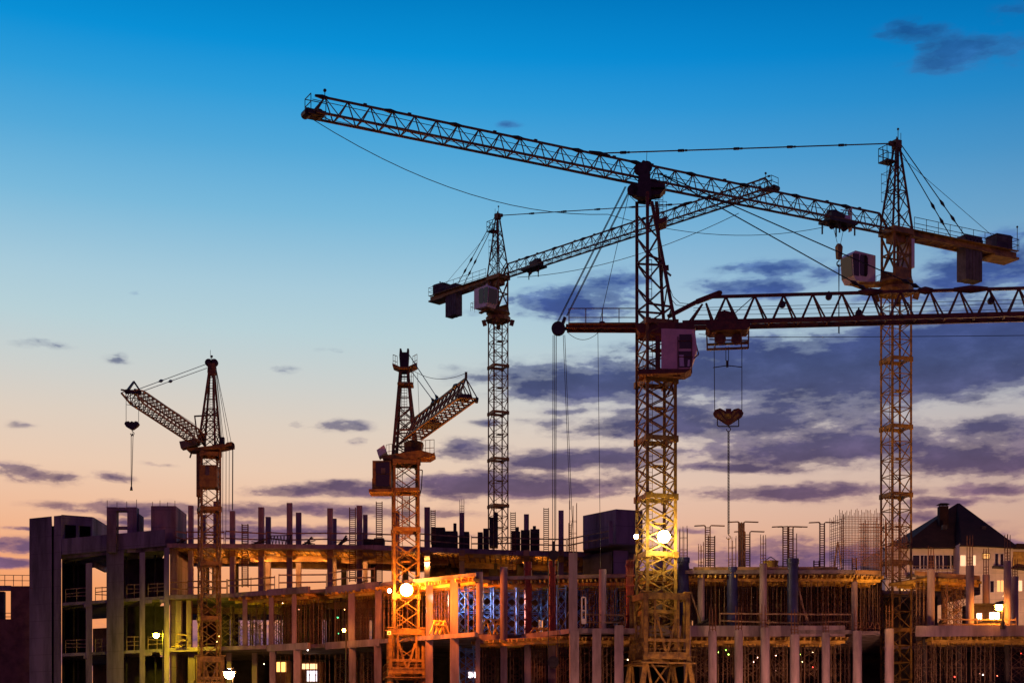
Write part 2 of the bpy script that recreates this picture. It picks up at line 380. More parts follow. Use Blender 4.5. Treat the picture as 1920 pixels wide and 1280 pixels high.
def hammerhead(px, d, root_y, tip_px, tip_y, rot, nb, stay_px, label, cabpos, colm, csec, trol, cj, S=.85):
    MB.K = S
    zj = (HZ-root_y)/FPX*d; dt = zj*FPX/(HZ-tip_y)
    O = Vector(((px-960)/FPX*d, d, HC+zj)); tip = XY(tip_px, dt)
    F = Fr(O, (tip.x-O.x, tip.y-O.y), S); LJ = math.hypot(tip.x-O.x, tip.y-O.y)/S
    root = thing('tower_crane', label, 'tower crane', (O.x, O.y, 0), 'tower cranes over the building site')
    mast(root, px, d, HZ-(zj-5.1*S)/d*FPX, 0, 1.86*S, rot, csec*S, 4, .16, .07, colm)
    # slewing unit
    M = MB()
    M.cyl(F(0,0,-5.35), F(0,0,-4.9), 1.55, 12); M.cyl(F(0,0,-4.9), F(0,0,-4.45), 1.15, 16, 1.35); M.cyl(F(0,0,-4.45), F(0,0,-4.2), 1.5, 16, 1.42)
    for a, b in ((-1,-1),(1,-1),(1,1),(-1,1)): M.bar(F(a*1.15,b*1.15,-5.9), F(a*1.3,b*1.3,-5.2), .22, .5)
    M.build('slewing_ring', colm, root)
    M = MB()
    for a, b in ((-.9,-.8),(.9,-.8),(.9,.8),(-.9,.8)): M.bar(F(a,b,-4.2), F(a,b,0), .2)
    for b in (-.8, .8):
        M.bar(F(-.9,b,-3.4), F(.9,b,-.4), .13); M.bar(F(.9,b,-3.4), F(-.9,b,-.4), .12); M.bar(F(-.9,b,-2), F(.9,b,-2), .12)
        plate_pts = [(-1.1,-4.2),(1.1,-4.2),(.9,-3.2),(-.9,-3.2)]
        M.add([F(a,b+s_,c) for s_ in (-.06,.06) for a, c in plate_pts], [(0,1,2,3),(7,6,5,4),(0,4,5,1),(1,5,6,2),(2,6,7,3),(3,7,4,0)])
    for a in (-.9, .9): M.bar(F(a,-.8,-3.6), F(a,.8,-.6), .12); M.bar(F(a,-.8,-2), F(a,.8,-2), .12)
    fbox(M, F, -1.15, 1.15, -1.0, 1.0, -.25, .25); fbox(M, F, -.7, .7, -.5, .5, -.9, -.25)
    M.build('turret', colm, root)
    M = MB(); fbox(M, F, -1.0, -.93, -.85, .85, -3.0, -.3); M.hexa([F(-1.5,-.7,-3), F(-1.05,-.7,-3), F(-1.05,.7,-3), F(-1.5,.7,-3), F(-1.5,-.7,-.5), F(-1.05,-.7,-.5), F(-1.05,.7,-.5), F(-1.5,.7,-.5)])
    o = M.build('switch_cabinet', 'white', root); o['label'] = 'pale mauve electrical cabinet on the turret'
    # cathead
    M = MB(); ap = 8.1; top = lambda a, b: F(a*.16-.1, b*.16, ap-.4)
    legs = [(-1.1,-.85),(1.1,-.85),(1.1,.85),(-1.1,.85)]
    for a, b in legs: M.bar(F(a,b,.2), top(a,b), .17)
    lv = [.2, 2.0, 3.6, 5.0, 6.1]
    def lg(i, z): a, b = legs[i % 4]; k = (z-.2)/(ap-.6); return F(a,b,.2)*(1-k)+top(a,b)*k
    for i in range(4):
        for k in range(4): M.bar(lg(i, lv[k]), lg(i+1, lv[k+1]), .06); M.bar(lg(i+1, lv[k]), lg(i, lv[k+1]), .06)
        M.bar(lg(i, 3.6), lg(i+1, 3.6), .08)
    M.bar(F(-.1,0,5.6), F(-.1,0,ap), .42, .3); fbox(M, F, -.42, .25, -.28, .28, ap-.7, ap); M.cyl(F(-.1,0,ap), F(-.1,0,ap+.35), .12, 8, .04)
    fbox(M, F, .2, .75, -.14, .14, ap-.55, ap-.2)
    M.build('cathead', 'shadesteel', root)
    M = MB(); M.bar(F(-.1,.15,ap), F(-.1,.15,ap+1.0), .05); M.ball(F(-.1,.15,ap+.95), .11, 8, 5); M.bar(F(-.55,0,ap-.3), F(-.55,0,ap+.75), .04)
    M.build('warning_light', 'dark', root)
    s_ = 1 if cj[2] > 0 else -1
    M = MB(); A = [F(s_*.35,-.6,6.0), F(s_*1.45,-.6,6.0), F(s_*1.45,.5,6.0), F(s_*.35,.5,6.0)]
    M.hexa(A+[q+Vector((0,0,.1)) for q in A]); railing(M, A, 1.3, 2, .05)
    for b in (-.25, .25): M.bar(F(s_*.8,b,0.6), F(s_*.8,b,6), .035)
    for k in range(14): M.bar(F(s_*.8,-.25,.8+k*.38), F(s_*.8,.25,.8+k*.38), .03)
    for k in range(4):
        for b in (-.35, .35): M.bar(F(s_*.8,b,2.6+k*.8), F(s_*1.35,b,2.6+k*.8), .03)
        M.bar(F(s_*1.35,-.35,2.6+k*.8), F(s_*1.35,.35,2.6+k*.8), .03)
    for b in (-.35, .35): M.bar(F(s_*1.35,b,2.6), F(s_*1.35,b,5.1), .03)
    M.build('top_platform', 'dark', root)
    # jib
    M = MB(); w = 1.25; h = 1.42
    T_ = tri_jib(M, F, 1.0, LJ-.7, nb, 0, h, w, .15, .068)
    M.bar(F(1.0,0,.3), F(T_[0],0,h), .15)
    st = T_[1]-T_[0]
    M.bar(F(T_[-1],0,h), F(LJ-.5,-w/2,0), .07); M.bar(F(T_[-1],0,h), F(LJ-.5,w/2,0), .07)
    M.build('jib', 'shadesteel', root)
    for i, a in enumerate(T_):
        M = MB()
        if i % 3 == 2: blob(M, F, a+.2, 0, h, 1.1, .3, .36)
        elif i % 2: fbox(M, F, a+.3, a+.55, -.09, .09, h, h+.16)
        else: continue
        M.build('pin_joint', 'dark', root)
    M = MB(); M.rope(F(2,.1,h*.55), F(LJ-.6,.1,h*.75), .028, .1); M.rope(F(1,-.2,.3), F(LJ-.6,-.2,.35), .022, .18)
    M.rope(F(2,0,-.12), F(LJ,0,-.05), .02, .25)
    M.build('jib_rope', 'rope', root)
    M = MB(); fbox(M, F, LJ-1.4, LJ-.1, -.55, .55, -.15, .14); M.cyl(F(LJ-.2,-.4,0), F(LJ-.2,.4,0), .3, 12); M.cyl(F(LJ-1.1,-.3,.1), F(LJ-1.1,.3,.1), .32, 12)
    railing(M, [F(LJ-1.9,-.6,.1), F(LJ-.3,-.6,.1), F(LJ-.3,.6,.1)], 1.15, 1, .05); M.bar(F(T_[-1],0,h), F(T_[-1],0,h+.45), .05); M.ball(F(T_[-1],0,h+.5), .13, 8, 5)
    M.build('jib_tip_pulley', 'dark', root)
    # jib pendant with its couplings
    a_s, c_s = F.ac(stay_px, 0); a_s = min(T_, key=lambda q: abs(q-a_s)); A = F(.6,0,ap-.38); B = F(a_s,0,h+.12)
    M = MB(); M.bar(A, B, .085); n = int((B-A).length/4.6)
    for i in range(1, n+1): q = A+(B-A)*(i/(n+.4)); dd = (B-A).normalized(); M.cyl(q-dd*.22, q+dd*.22, .12, 8); M.cyl(q-dd*.5, q-dd*.35, .09, 8)
    blob(M, F, a_s, 0, h+.08, 1.9, .3, .4)
    M.build('jib_pendant', 'dark', root)
    # counter-jib
    L2 = cj[0]; M = MB(); cs = lambda a: -.05*abs(a)/L2
    for b in (-.62, .62): M.bar(F(-.8,b,0), F(-L2,b,-.1), .16, .5)
    for k in range(9): a = -1.2-(L2-1.6)*k/8; M.bar(F(a,-.62,-.05), F(a,.62,-.05), .1, .2); (k < 8) and M.bar(F(a,-.62,-.1), F(a-(L2-1.6)/8,.62,-.1), .08)
    fbox(M, F, -L2, -1, -1.0, -.7, .18, .24); fbox(M, F, -L2, -1, .7, 1.0, .18, .24)
    fbox(M, F, -L2-.1, -L2+2.9, -.95, .95, -.55, -.36)
    M.build('counter_jib', colm, root)
    M = MB()
    for b in (-1, 1): railing(M, [F(-1.2,b,.24), F(-L2,b,.2)], 1.05, 9, .04)
    railing(M, [F(-L2,-1,.2), F(-L2,1,.2)], 1.05, 2, .04); M.bar(F(-L2+.1,.9,.2), F(-L2+.1,.9,2.5), .05); M.ball(F(-L2+.1,.9,2.4), .1, 8, 5)
    M.build('handrail', 'dark', root)
    nS = 5; a0 = -cj[1]; th = .40
    for k in range(nS):
        M = MB(); a = a0-k*th-.0; fbox(M, F, a-th*.86, a, -.58, .58, -3.05+.03*(k % 2), .95); fbox(M, F, a-th*.7, a-th*.2, -.75, .75, .25, .6)
        if k == 0 or k == nS-1:
            for b in (-.3, .3):
                for c in (-2.2, -.8): M.cyl(F(a+.01,b,c), F(a+.05,b,c), .07, 8)
        M.build('counterweight_slab', 'cw', root)
    M = MB(); fbox(M, F, -L2+.5, -L2+2.4, -.7, .7, .26, 1.45); M.hexa([F(-L2+.4,-.75,1.45), F(-L2+2.5,-.75,1.45), F(-L2+2.5,.75,1.45), F(-L2+.4,.75,1.45), F(-L2+.6,-.6,1.65), F(-L2+2.3,-.6,1.6), F(-L2+2.3,.6,1.6), F(-L2+.6,.6,1.65)])
    for k in range(6): M.bar(F(-L2+.6+k*.33,-.72,.5), F(-L2+.6+k*.33,-.72,1.3), .08)
    M.build('hoist_winch_housing', 'cw', root)
    M = MB()
    for i, (b, a2) in enumerate(((-.62, a0-.1), (.62, a0-.5))):
        A = F(-.35,b*.3,ap-.3); B = F(a2+.4,b,.5 if True else 0); M.rope(A, B, .045); dd = (B-A).normalized()
        for k in (.62, .78): q = A+(B-A)*k; M.cyl(q-dd*.35, q, .05, 8, .14); M.cyl(q, q+dd*.35, .14, 8, .05)
    M.rope(F(-.3,0,ap-1.2), F(-L2+2.2,0,1.5), .022)
    M.build('back_stay', 'rope', root)
    # cab hung beside the turret
    ca, cb = cabpos; z0 = -4.35
    pr = [(-1.15,.1),(1.0,0),(1.32,.45),(1.45,2.25),(1.1,2.6),(-1.15,2.5)]; bb = (-.8, .8)
    M = MB(); M.add([F(ca+a,cb+b,z0+c) for b in bb for a, c in pr], [tuple(range(6))[::-1], tuple(range(6,12))]+[(i, (i+1) % 6, 6+(i+1) % 6, 6+i) for i in range(6)])
    cab = M.build('cab', 'white', root)
    M = MB(); M.hexa([F(ca+1.33,cb-.7,z0+.42), F(ca+1.36,cb-.7,z0+.42), F(ca+1.36,cb+.7,z0+.42), F(ca+1.33,cb+.7,z0+.42), F(ca+1.46,cb-.7,z0+2.2), F(ca+1.49,cb-.7,z0+2.2), F(ca+1.49,cb+.7,z0+2.2), F(ca+1.46,cb+.7,z0+2.2)])
    M.build('windscreen', 'glassd', cab)
    for sd in (-1, 1):
        M = MB(); b0, b1 = cb+sd*.8, cb+sd*.83
        pw = [(-.25,.75),(-.1,.5),(.55,.5),(.62,.7),(.62,2.1),(.5,2.35),(-.1,2.35),(-.28,2.15)]; n = 8
        M.add([F(ca+a,b,z0+c) for b in (b0,b1) for a, c in pw], [tuple(range(n))[::-1], tuple(range(n,2*n))]+[(i, (i+1) % n, n+(i+1) % n, n+i) for i in range(n)])
        M.build('side_window', 'glassd', cab)
        M = MB(); pw = [(.72,.42),(1.3,.42),(1.44,2.3),(.72,2.36)]; n = 4
        M.add([F(ca+a,b,z0+c) for b in (b0,b1) for a, c in pw], [tuple(range(n))[::-1], tuple(range(n,2*n))]+[(i, (i+1) % n, n+(i+1) % n, n+i) for i in range(n)])
        M.build('front_side_pane', 'glassd', cab)
    M = MB(); 
    A = F(ca,cb,z0-.05); B = F(0,0,z0-.1); M.bar(A, B, 1.1, .22); M.bar(F(ca-.9,cb,z0-.3), F(ca+.9,cb,z0-.05), .4, .2)
    q = [F(ca-1.2,cb-.7,z0), F(ca-1.9,cb-.7,z0), F(ca-1.9,cb+.7,z0)] ; railing(M, q, 1.0, 2, .035)
    M.build('cab_bracket', colm, root)
    # trolley and hook
    ta, tc_ = F.ac(trol[0], 0); M = MB()
    fbox(M, F, ta-1.4, ta+1.6, -.78, .78, -.3, -.08); fbox(M, F, ta-.2, ta+1.2, -.5, .5, .1, .55); blob(M, F, ta+.5, 0, .6, 1.5, 1, .7)
    M.build('trolley', 'dark', root)
    M = MB()
    for k, a in enumerate((-1.3, -.1, .35, 1.4)): M.bar(F(ta+a,.5*(-1)**k,-.3), F(ta+a,.5*(-1)**k,-1.15), .12)
    for a in (-.55, .75): M.cyl(F(ta+a,-.1,-.5), F(ta+a,.1,-.5), .27, 14)
    M.build('trolley_sheave', 'dark', root)
    if trol[1]:
        hc_ = F.ac(trol[0], trol[1])[1]; hb = HC
        M = MB(); M.rope(F(ta-.5,0,-.6), F(ta-.18,0,hc_+1), .022); M.rope(F(ta+.6,0,-.6), F(ta+.18,0,hc_+1), .022); M.build('hoist_rope', 'rope', root)
        M = MB(); M.hexa([F(ta-.2,-.16,hc_-.35), F(ta+.2,-.16,hc_-.35), F(ta+.2,.16,hc_-.35), F(ta-.2,.16,hc_-.35), F(ta-.26,-.2,hc_+.7), F(ta+.26,-.2,hc_+.7), F(ta+.26,.2,hc_+.7), F(ta-.26,.2,hc_+.7)])
        M.hexa([F(ta-.26,-.2,hc_+.7), F(ta+.26,-.2,hc_+.7), F(ta+.26,.2,hc_+.7), F(ta-.26,.2,hc_+.7), F(ta-.15,-.1,hc_+.95), F(ta+.15,-.1,hc_+.95), F(ta+.15,.1,hc_+.95), F(ta-.15,.1,hc_+.95)])
        hk = M.build('hook_block', 'ochre', root)
        M = MB()
        for c in (.0, .35): M.hexa([F(ta-.25,-.215,hc_-.1+c), F(ta-.05,-.215,hc_-.1+c), F(ta-.05,-.2,hc_-.1+c), F(ta-.25,-.2,hc_-.1+c), F(ta+.02,-.215,hc_+.2+c), F(ta+.22,-.215,hc_+.2+c), F(ta+.22,-.2,hc_+.2+c), F(ta+.02,-.2,hc_+.2+c)])
        M.build('warning_stripe', 'dark', hk)
        M = MB(); hook_shape(M, F, ta, hc_-.35, .22); M.build('hook', 'dark', hk)
        c1 = F.ac(trol[0], trol[2])[1]
        M = MB(); M.rope(F(ta,.05,hc_-.8), F(ta+.1,.05,c1), .032); M.rope(F(ta,-.05,hc_-.8), F(ta-.08,-.05,c1), .032)
        M.build('lifting_sling', 'rope', root)
    MB.K = 1.0
    return root, F
def hook_shape(M, F, a, c, r):
    M.bar(F(a,0,c), F(a,0,c-r*.9), r*.35)
    p = [F(a+r*math.sin(t_)*1.0, 0, c-r*1.9+r*math.cos(t_)) for t_ in [math.radians(x) for x in range(0, 300, 25)]]
    for q, s in zip(p, p[1:]): M.bar(q, s, r*.36)

# right-hand tall crane: its jib reaches left towards the camera
rB, FB = hammerhead(1680, 119, 437, 570, 212, math.radians(17.2), 30, 1110, 'tall yellow crane on the right, its long jib spanning the sky to the upper left', (2.5, -1.9),
    'yelsteel', 5.9, (1573, 478, 625), (13.6, 7.6, 1))
rC, FC = hammerhead(934, 170, 522, 1457, 352, math.radians(23), 26, 1290, 'farthest tower crane in the middle with its jib rising to the right behind the others', (.2, -2.4),
    'ochre', 5.8, (1000, 0, 0), (12.2, 7.4, -1))
M = MB(); M.rope(FB.p(583, 222), P(1140, 402, 112), .025, 1.6); M.rope(P(1140, 402, 112), P(1545, 426, 121), .022, 1.0); M.build('tag_line', 'rope', rB)
M = MB(); M.rope(FC.p(970, 520), FC.p(1385, 400), .03, 1.2); M.build('tag_line', 'rope', rC)
M = MB(); M.bar(FB.p(1549,437,.6), FB.p(1549,437,.6)-Vector((0,0,.3)), .1); 
# glazed white board clipped in the trolley bay
M = MB(); a, c = FB.ac(1586, 412); fbox(M, FB, a-.35, a+.4, .1, .16, c-.35, c+.35); fbox(M, FB, a-.6, a-.52, -.3, .1, c-.9, c+1.2); fbox(M, FB, a-.6, a+.6, .02, .07, c+.72, c+.78); M.build('sign_board', 'white', rB)

# ---------------------------------------------------------------- the big front crane
dA = 108; zA = (HZ-615)/FPX*dA; OA = Vector(((1230-960)/FPX*dA, dA, HC+zA)); FA = Fr(OA, (24.1, -2.3))
rA = thing('tower_crane', 'red-brown crane with pink cab standing in front of the building, right of centre', 'tower crane', (OA.x, OA.y, 0), 'tower cranes over the building site')
F = FA; rotA = math.radians(16.2); sA = 2.0; E = Vector((0,0,1))
mast(rA, 1230, dA, 606, HC+(HZ-1225)/FPX*dA, sA, rotA, 3.888, 4, .2, .08, 'ochre', 'X')  # lamplight put into the colour: ochre below, though same paint as the red top
portal(rA, 1236, dA, 2.95, rotA*.9, 1121, 1231, 'ochre')
CA = [OA+c for c in corners(sA, rotA)]          # near-left, near-right, far-right, far-left
def AP(px, py, ref): return P(px, py, ref.y)
M = MB()
nl, nr, fr, fl = CA
tl1, tl2 = AP(1211, 372, nl), AP(1197, 372, fl)
legsA = {'nl': (nl+E*.0, Vector((nl.x+.02, nl.y, 0))), }
top_z = HC+(HZ-372)/FPX*dA
Lg = [(nl, Vector((nl.x, nl.y, top_z))), (fl, Vector((fl.x, fl.y, top_z))),
      (nr, P(1222, 378, dA-.45)), (fr, P(1231, 378, dA+.5))]
for a, b in Lg: M.bar(a, b, .21)
def at(L_, k): return L_[0]+(L_[1]-L_[0])*k
ks = [0, .15, .33, .52, .72, .9]
for i in range(5):
    M.bar(at(Lg[0], ks[i]), at(Lg[2], ks[i+1]), .1); M.bar(at(Lg[1], ks[i+1]), at(Lg[3], ks[i]), .1)
    M.bar(at(Lg[0], ks[i]), at(Lg[1], ks[i+1]), .08); M.bar(at(Lg[2], ks[i+1]), at(Lg[3], ks[i]), .08)
    if i in (1, 3): M.bar(at(Lg[0], ks[i]), at(Lg[2], ks[i]), .12); M.bar(at(Lg[1], ks[i]), at(Lg[3], ks[i]), .12); M.bar(at(Lg[0], ks[i]), at(Lg[1], ks[i]), .1); M.bar(at(Lg[2], ks[i]), at(Lg[3], ks[i]), .1)
M.bar(F.p(1244,505), F.p(1258,517), .12); M.bar(F.p(1240,503,.3), F.p(1254,502,.3), .3, .3)
M.build('a_frame_tower', 'redsteel', rA)
M = MB()      # sheave head
plate(M, F, [(1195,375),(1198,318),(1206,308),(1218,312),(1222,378)], -.75, -.5); plate(M, F, [(1195,375),(1198,318),(1206,308),(1218,312),(1222,378)], .5, .75)
plate(M, F, [(1180,352),(1188,346),(1200,350),(1224,342),(1236,346),(1237,354),(1248,357),(1238,368),(1200,374),(1185,366)], -.45, .45)
plate(M, F, [(1206,345),(1246,352),(1247,358),(1206,358)], -.7, .7)
for (x, y, r) in ((1199,318,.36),(1213,313,.36),(1207,330,.3),(1186,357,.36),(1226,346,.34)):
    for b in (-.3, .3): sheave(M, F, F.p(x, y, b), r)
M.bar(F.p(1212,308), F.p(1213,283), .03)
M.build('sheave_head', 'dark', rA)
M = MB()      # caged ladder behind the head and down the leg
def cage(x0, x1, y0, y1, b, n, w_=.03):
    M = MB()
    for x in (x0, (x0+x1)/2, x1): M.bar(F.p(x, y0, b), F.p(x, y1, b), w_)
    for i in range(n+1): y = y0+(y1-y0)*i/n; M.bar(F.p(x0, y, b), F.p(x1, y, b), w_)
    M.build('ladder', 'redsteel', rA)
cage(1228, 1243, 325, 400, .7, 9); cage(1236, 1250, 378, 415, .9, 4); cage(1211, 1222, 487, 560, .2, 4, .04)
cage(1244, 1250, 328, 352, .6, 2); M = MB(); plate(M, F, [(1229,414),(1251,409),(1249,418),(1231,424)], -.3, 1.1)
M.build('ladder_platform', 'redsteel', rA)
M = MB()      # slewing frame and counter arm
plate(M, F, [(1062,612),(1300,609),(1300,620),(1062,619)], -.62, -.45); plate(M, F, [(1062,612),(1300,609),(1300,620),(1062,619)], .45, .62)
plate(M, F, [(1068,611.5),(1195,611),(1195,613.5),(1068,613.5)], -.9, .9)
for x in range(1075, 1200, 20): M.bar(F.p(x,616,-.5), F.p(x+10,616,.5), .12)
plate(M, F, [(1192,614),(1296,612),(1304,620),(1296,632),(1200,632),(1194,624)], -1.05, 1.05)
plate(M, F, [(1225,609),(1262,609),(1264,614),(1222,614)], -.8, .8)
M.build('slewing_platform', 'redsteel', rA)
M = MB()
railing(M, [F.p(1066,612,-.9), F.p(1192,612,-.9)], 1.2, 4, .035); railing(M, [F.p(1068,612,.9), F.p(1192,612,.9)], 1.25, 4, .035)
M.build('handrail', 'rail', rA)
M = MB()
for b in (-.25, .25): sheave(M, F, F.p(1047,616,b), .47)
plate(M, F, [(1052,608),(1057,594),(1062,596),(1056,612)], -.15, .15); M.bar(F.p(1052,616), F.p(1066,616), .2); sheave(M, F, F.p(1129,611), .3)
M.build('rope_drum', 'dark', rA)
M = MB()
for b, x0, x1 in ((-.35,1172,1043),(-.2,1174,1045),(.25,1183,1062),(.4,1185,1064)): M.rope(F.p(x0,350,b), F.p(x1, 607 if b < 0 else 592,b), .028)
M.rope(F.p(1180,360), F.p(1124,606), .02); M.rope(F.p(1121,620), F.p(1126,1064), .018)
for x, xb in ((1037,1036),(1040,1040),(1043,1042)): M.rope(F.p(x,628), F.p(xb,1014), .024)
for x, xb in ((1056,1069),(1059,1072)): M.rope(F.p(x,628,.2), F.p(xb,955,.2), .02)
M.rope(F.p(1072,955), F.p(1082,1130), .022); M.rope(F.p(1063,622), F.p(1121,624), .018, .5)
M.rope(F.p(1181,368), F.p(1196,382), .02)
M.build('luffing_rope', 'rope', rA)
M = MB(); 
for b in (-.16, .16): sheave(M, F, F.p(1038,1040,b), .34)
M.bar(F.p(1038,1014), F.p(1038,1040), .22); M.bar(F.p(1038,1040), F.p(1038,1062), .12); M.build('lower_pulley', 'dark', rA)
M = MB()
for x in (1028, 1046): M.rope(F.p(x,1050,-.2), F.p(x,1240,-.2), .028)
M.build('luffing_rope', 'rope', rA)
M = MB(); 
for b in (-.16, .16): sheave(M, F, F.p(1037,1240,b), .38)
plate(M, F, [(1027,1236),(1047,1236),(1043,1252),(1031,1252)], -.2, .2); M.build('lower_pulley', 'dark', rA)
# jib of the front crane
M = MB(); a0 = F.ac(1296,612)[0]; aE = 41.0; hA_ = 1.88; bays = 12
aT0 = F.ac(1361,555)[0]; st = (F.ac(1799,540)[0]-aT0)/8.0
for b in (-.65, .65): M.bar(F(a0-.6,b,.12), F(aE,b,.12), .2, .3)
tops = [aT0+st*i for i in range(-1, 14)]
for i, a in enumerate(tops):
    tt = F(a,0,.12+hA_)
    if i == 0:
        for b in (-.6, .6): M.bar(F(a+.35,0,hA_-.35), F(a-.55,b,.2), .1)
        for b in (-.6, .6): M.bar(F(a+.6,0,hA_-.3), F(a+st/2+.1,b,.2), .1)
        continue
    for b in (-.6, .6): M.bar(tt, F(a-st/2+.18,b,.2), .095); M.bar(tt, F(a+st/2-.18,b,.2), .095)
    M.bar(F(a-st/2,-.65,.12), F(a-st/2,.65,.12), .1); M.bar(F(a-st/2,-.65,.12), F(a+st/2,.65,.12), .07)
M.bar(F(aT0-st*.55,0,.12+hA_), F(aE,0,.12+hA_), .19)
M.bar(F.p(1252,594), F.p(1306,566), .24); M.bar(F.p(1306,566), F.p(1350,549), .3)
M.cyl(F.p(1350,549,-.2), F.p(1350,549,.2), .16, 12)
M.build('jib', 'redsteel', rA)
for px_, w_ in ((1632,1.6),(1735,1.0),(1820,2.2)): M = MB(); a = F.ac(px_,545)[0]; blob(M, F, a, 0, .12+hA_+.03, w_, .5, .55); M.build('pin_joint', 'redsteel', rA)
for px_, py_ in ((1554,556),(1610,587),(1858,564),(1467,571)):
    M = MB(); a, c = F.ac(px_,py_); M.cyl(F(a,-.15,c), F(a,.15,c), .22, 12); M.bar(F(a,0,c), F(a,0,c+.35), .1)
    if px_ == 1610:
        for b in (-.3,.3): M.bar(F(a,0,c), F(a-.7,b,.2), .07); M.bar(F(a,0,c), F(a+.7,b,.2), .07)
    M.build('rope_guide', 'dark', rA)
M = MB()
for y0, y1, s_ in ((577,561,.05),(582,566,.12),(590,574,.2),(600,582,.1)): M.rope(F.p(1300,y0), F(aE,0,F.ac(1900,y1)[1]), .018, s_)
M.rope(F.p(1400,632), F(aE,0,F.ac(1900,633)[1]), .022, .1); M.rope(F.p(1310,626), F.p(1330,628), .02)
M.path([F.p(1252,530,.2), F.p(1262,556,.2), F.p(1275,568,.2), F.p(1296,570,.2)], .02); M.path([F.p(1258,560,.2), F.p(1268,572,.2), F.p(1290,574,.2)], .02)
M.rope(F.p(1372,592), F.p(1413,556), .03)
M.build('jib_rope', 'rope', rA)
M = MB()
for x, y, b in ((1733,543,-.2),(1630,546,.2)):
    A = F.p(1236,325,b); B = F.p(x,y,0); M.rope(A, B, .042); dd = (B-A).normalized()
    for k in (.93, .965): q = A+(B-A)*k; M.cyl(q-dd*.3, q, .05, 8, .16); M.cyl(q, q+dd*.3, .16, 8, .05)
M.build('jib_pendant', 'dark', rA)
# cab
cb0 = -1.25
pr = [F.ac(x, y) for x, y in ((1240,630),(1302,632),(1306,668),(1294,704),(1240,706))]
M = MB(); n = 5; M.add([F(a,b,c) for b in (cb0-.65, cb0+.75) for a, c in pr], [tuple(range(n)), tuple(range(n,2*n))[::-1]]+[(i, n+i, n+(i+1) % n, (i+1) % n) for i in range(n)])
cabA = M.build('cab', 'pink', rA)
def pl(name, pts, b0, b1, m, par):
    M = MB(); plate(M, F, pts, b0, b1); return M.build(name, m, par)
fz_ = cb0-.65
pl('side_window', [(1273,641),(1296,641),(1295,667),(1273,667)], fz_-.03, fz_, 'glassd', cabA)
pl('side_window', [(1272,672),(1296,672),(1294,702),(1272,702)], fz_-.03, fz_, 'glassd', cabA)
pl('door_panel', [(1229,641),(1238,640),(1238,706),(1229,705)], cb0-.3, cb0+.6, 'redsteel', rA)
M = MB()
for q in (((1271,631),(1271,706)),((1297,632),(1297,700)),((1271,669),(1299,669)),((1271,639),(1298,639))): M.bar(F.p(*q[0],fz_-.03), F.p(*q[1],fz_-.03), .09, .05)
M.build('window_frame', 'redsteel', cabA)
M = MB(); 
for q in (((1302,634),(1310,664)),((1310,664),(1301,672))): M.bar(F.p(*q[0],cb0-.5), F.p(*q[1],cb0-.5), .07); M.bar(F.p(*q[0],cb0+.5), F.p(*q[1],cb0+.5), .07)
M.build('open_window_flap', 'redsteel', cabA)
M = MB(); plate(M, F, [(1273,679),(1281,679),(1282,700),(1274,700)], fz_-.05, fz_-.035); plate(M, F, [(1289,688),(1293,688),(1292,700),(1288,700)], fz_-.05, fz_-.035); M.build('taped_paper', 'white', cabA)
M = MB(); plate(M, F, [(1198,706),(1296,706),(1284,713),(1198,716)], cb0-.9, cb0+1.0)
plate(M, F, [(1262,712),(1275,712),(1275,716),(1262,716)], cb0-.3, cb0+.3)
railing(M, [F.p(1199,706,cb0-.8), F.p(1232,706,cb0-.8)], 1.15, 5, .035); M.bar(F.p(1262,716,-.6), F.p(1252,740,-.6), .14); M.bar(F.p(1258,716,.2), F.p(1264,740,.2), .14)
M.build('cab_platform', 'redsteel', rA)
# trolley with its basket, hook block and chain
M = MB(); plate(M, F, [(1324,611),(1404,608),(1405,618),(1400,624),(1330,626),(1323,620)], -.95, .95)
plate(M, F, [(1344,589),(1358,585),(1378,590),(1380,600),(1374,609),(1350,610),(1344,600)], -.45, .45)
for x, y in ((1351,636),(1381,636)):
    for b in (-.35,.35): sheave(M, F, F.p(x, y, b), .36)
M.bar(F.p(1330,636), F.p(1402,638), .07); M.bar(F.p(1339,626), F.p(1348,640), .12); M.bar(F.p(1389,624), F.p(1372,640), .12)
M.build('trolley', 'redsteel', rA)
M = MB()
for b in (-1.0, 1.0):
    yo = 0 if b < 0 else -9
    M.bar(F.p(1325,655+yo,b), F.p(1403,652+yo,b), .14); M.bar(F.p(1325,622,b), F.p(1326,655+yo,b), .08); M.bar(F.p(1390,622,b), F.p(1390,653+yo,b), .07); M.bar(F.p(1404,620,b), F.p(1403,652+yo,b), .08)
    M.bar(F.p(1340,622,b), F.p(1341,654+yo,b), .06)
    M.bar(F.p(1340,640,b), F.p(1403,640,b), .04)
M.bar(F.p(1326,655,-1), F.p(1326,646,1), .1); M.bar(F.p(1403,652,-1), F.p(1403,643,1), .1)
M.build('trolley_basket', 'ochre', rA)
M = MB()
for x0, x1, y1 in ((1339,1340,772),(1391,1391,770),(1361,1361,676),(1366,1366,676)): M.rope(F.p(x0,650), F.p(x1,y1), .026)
M.bar(F.p(1337,689), F.p(1363,685), .05); M.bar(F.p(1363,685), F.p(1391,688), .05); M.bar(F.p(1363.5,676), F.p(1363.5,688), .16)
M.build('hoist_rope', 'rope', rA)
M = MB(); out = [(1337,775),(1341,769),(1350,766),(1356,769),(1361,772),(1361,767),(1371,767),(1371,772),(1376,768),(1384,766),(1390,769),(1394,775),(1391,781),(1371,794),(1366,797),(1360,794),(1340,781)]
plate(M, F, out, -.2, -.14); plate(M, F, out, .14, .2); hkA = M.build('hook_block', 'redsteel', rA)
M = MB()
for x in (1350, 1381): M.cyl(F.p(x,776,-.13), F.p(x,776,.13), .31, 16)
M.build('sheave', 'dark', hkA)
M = MB()
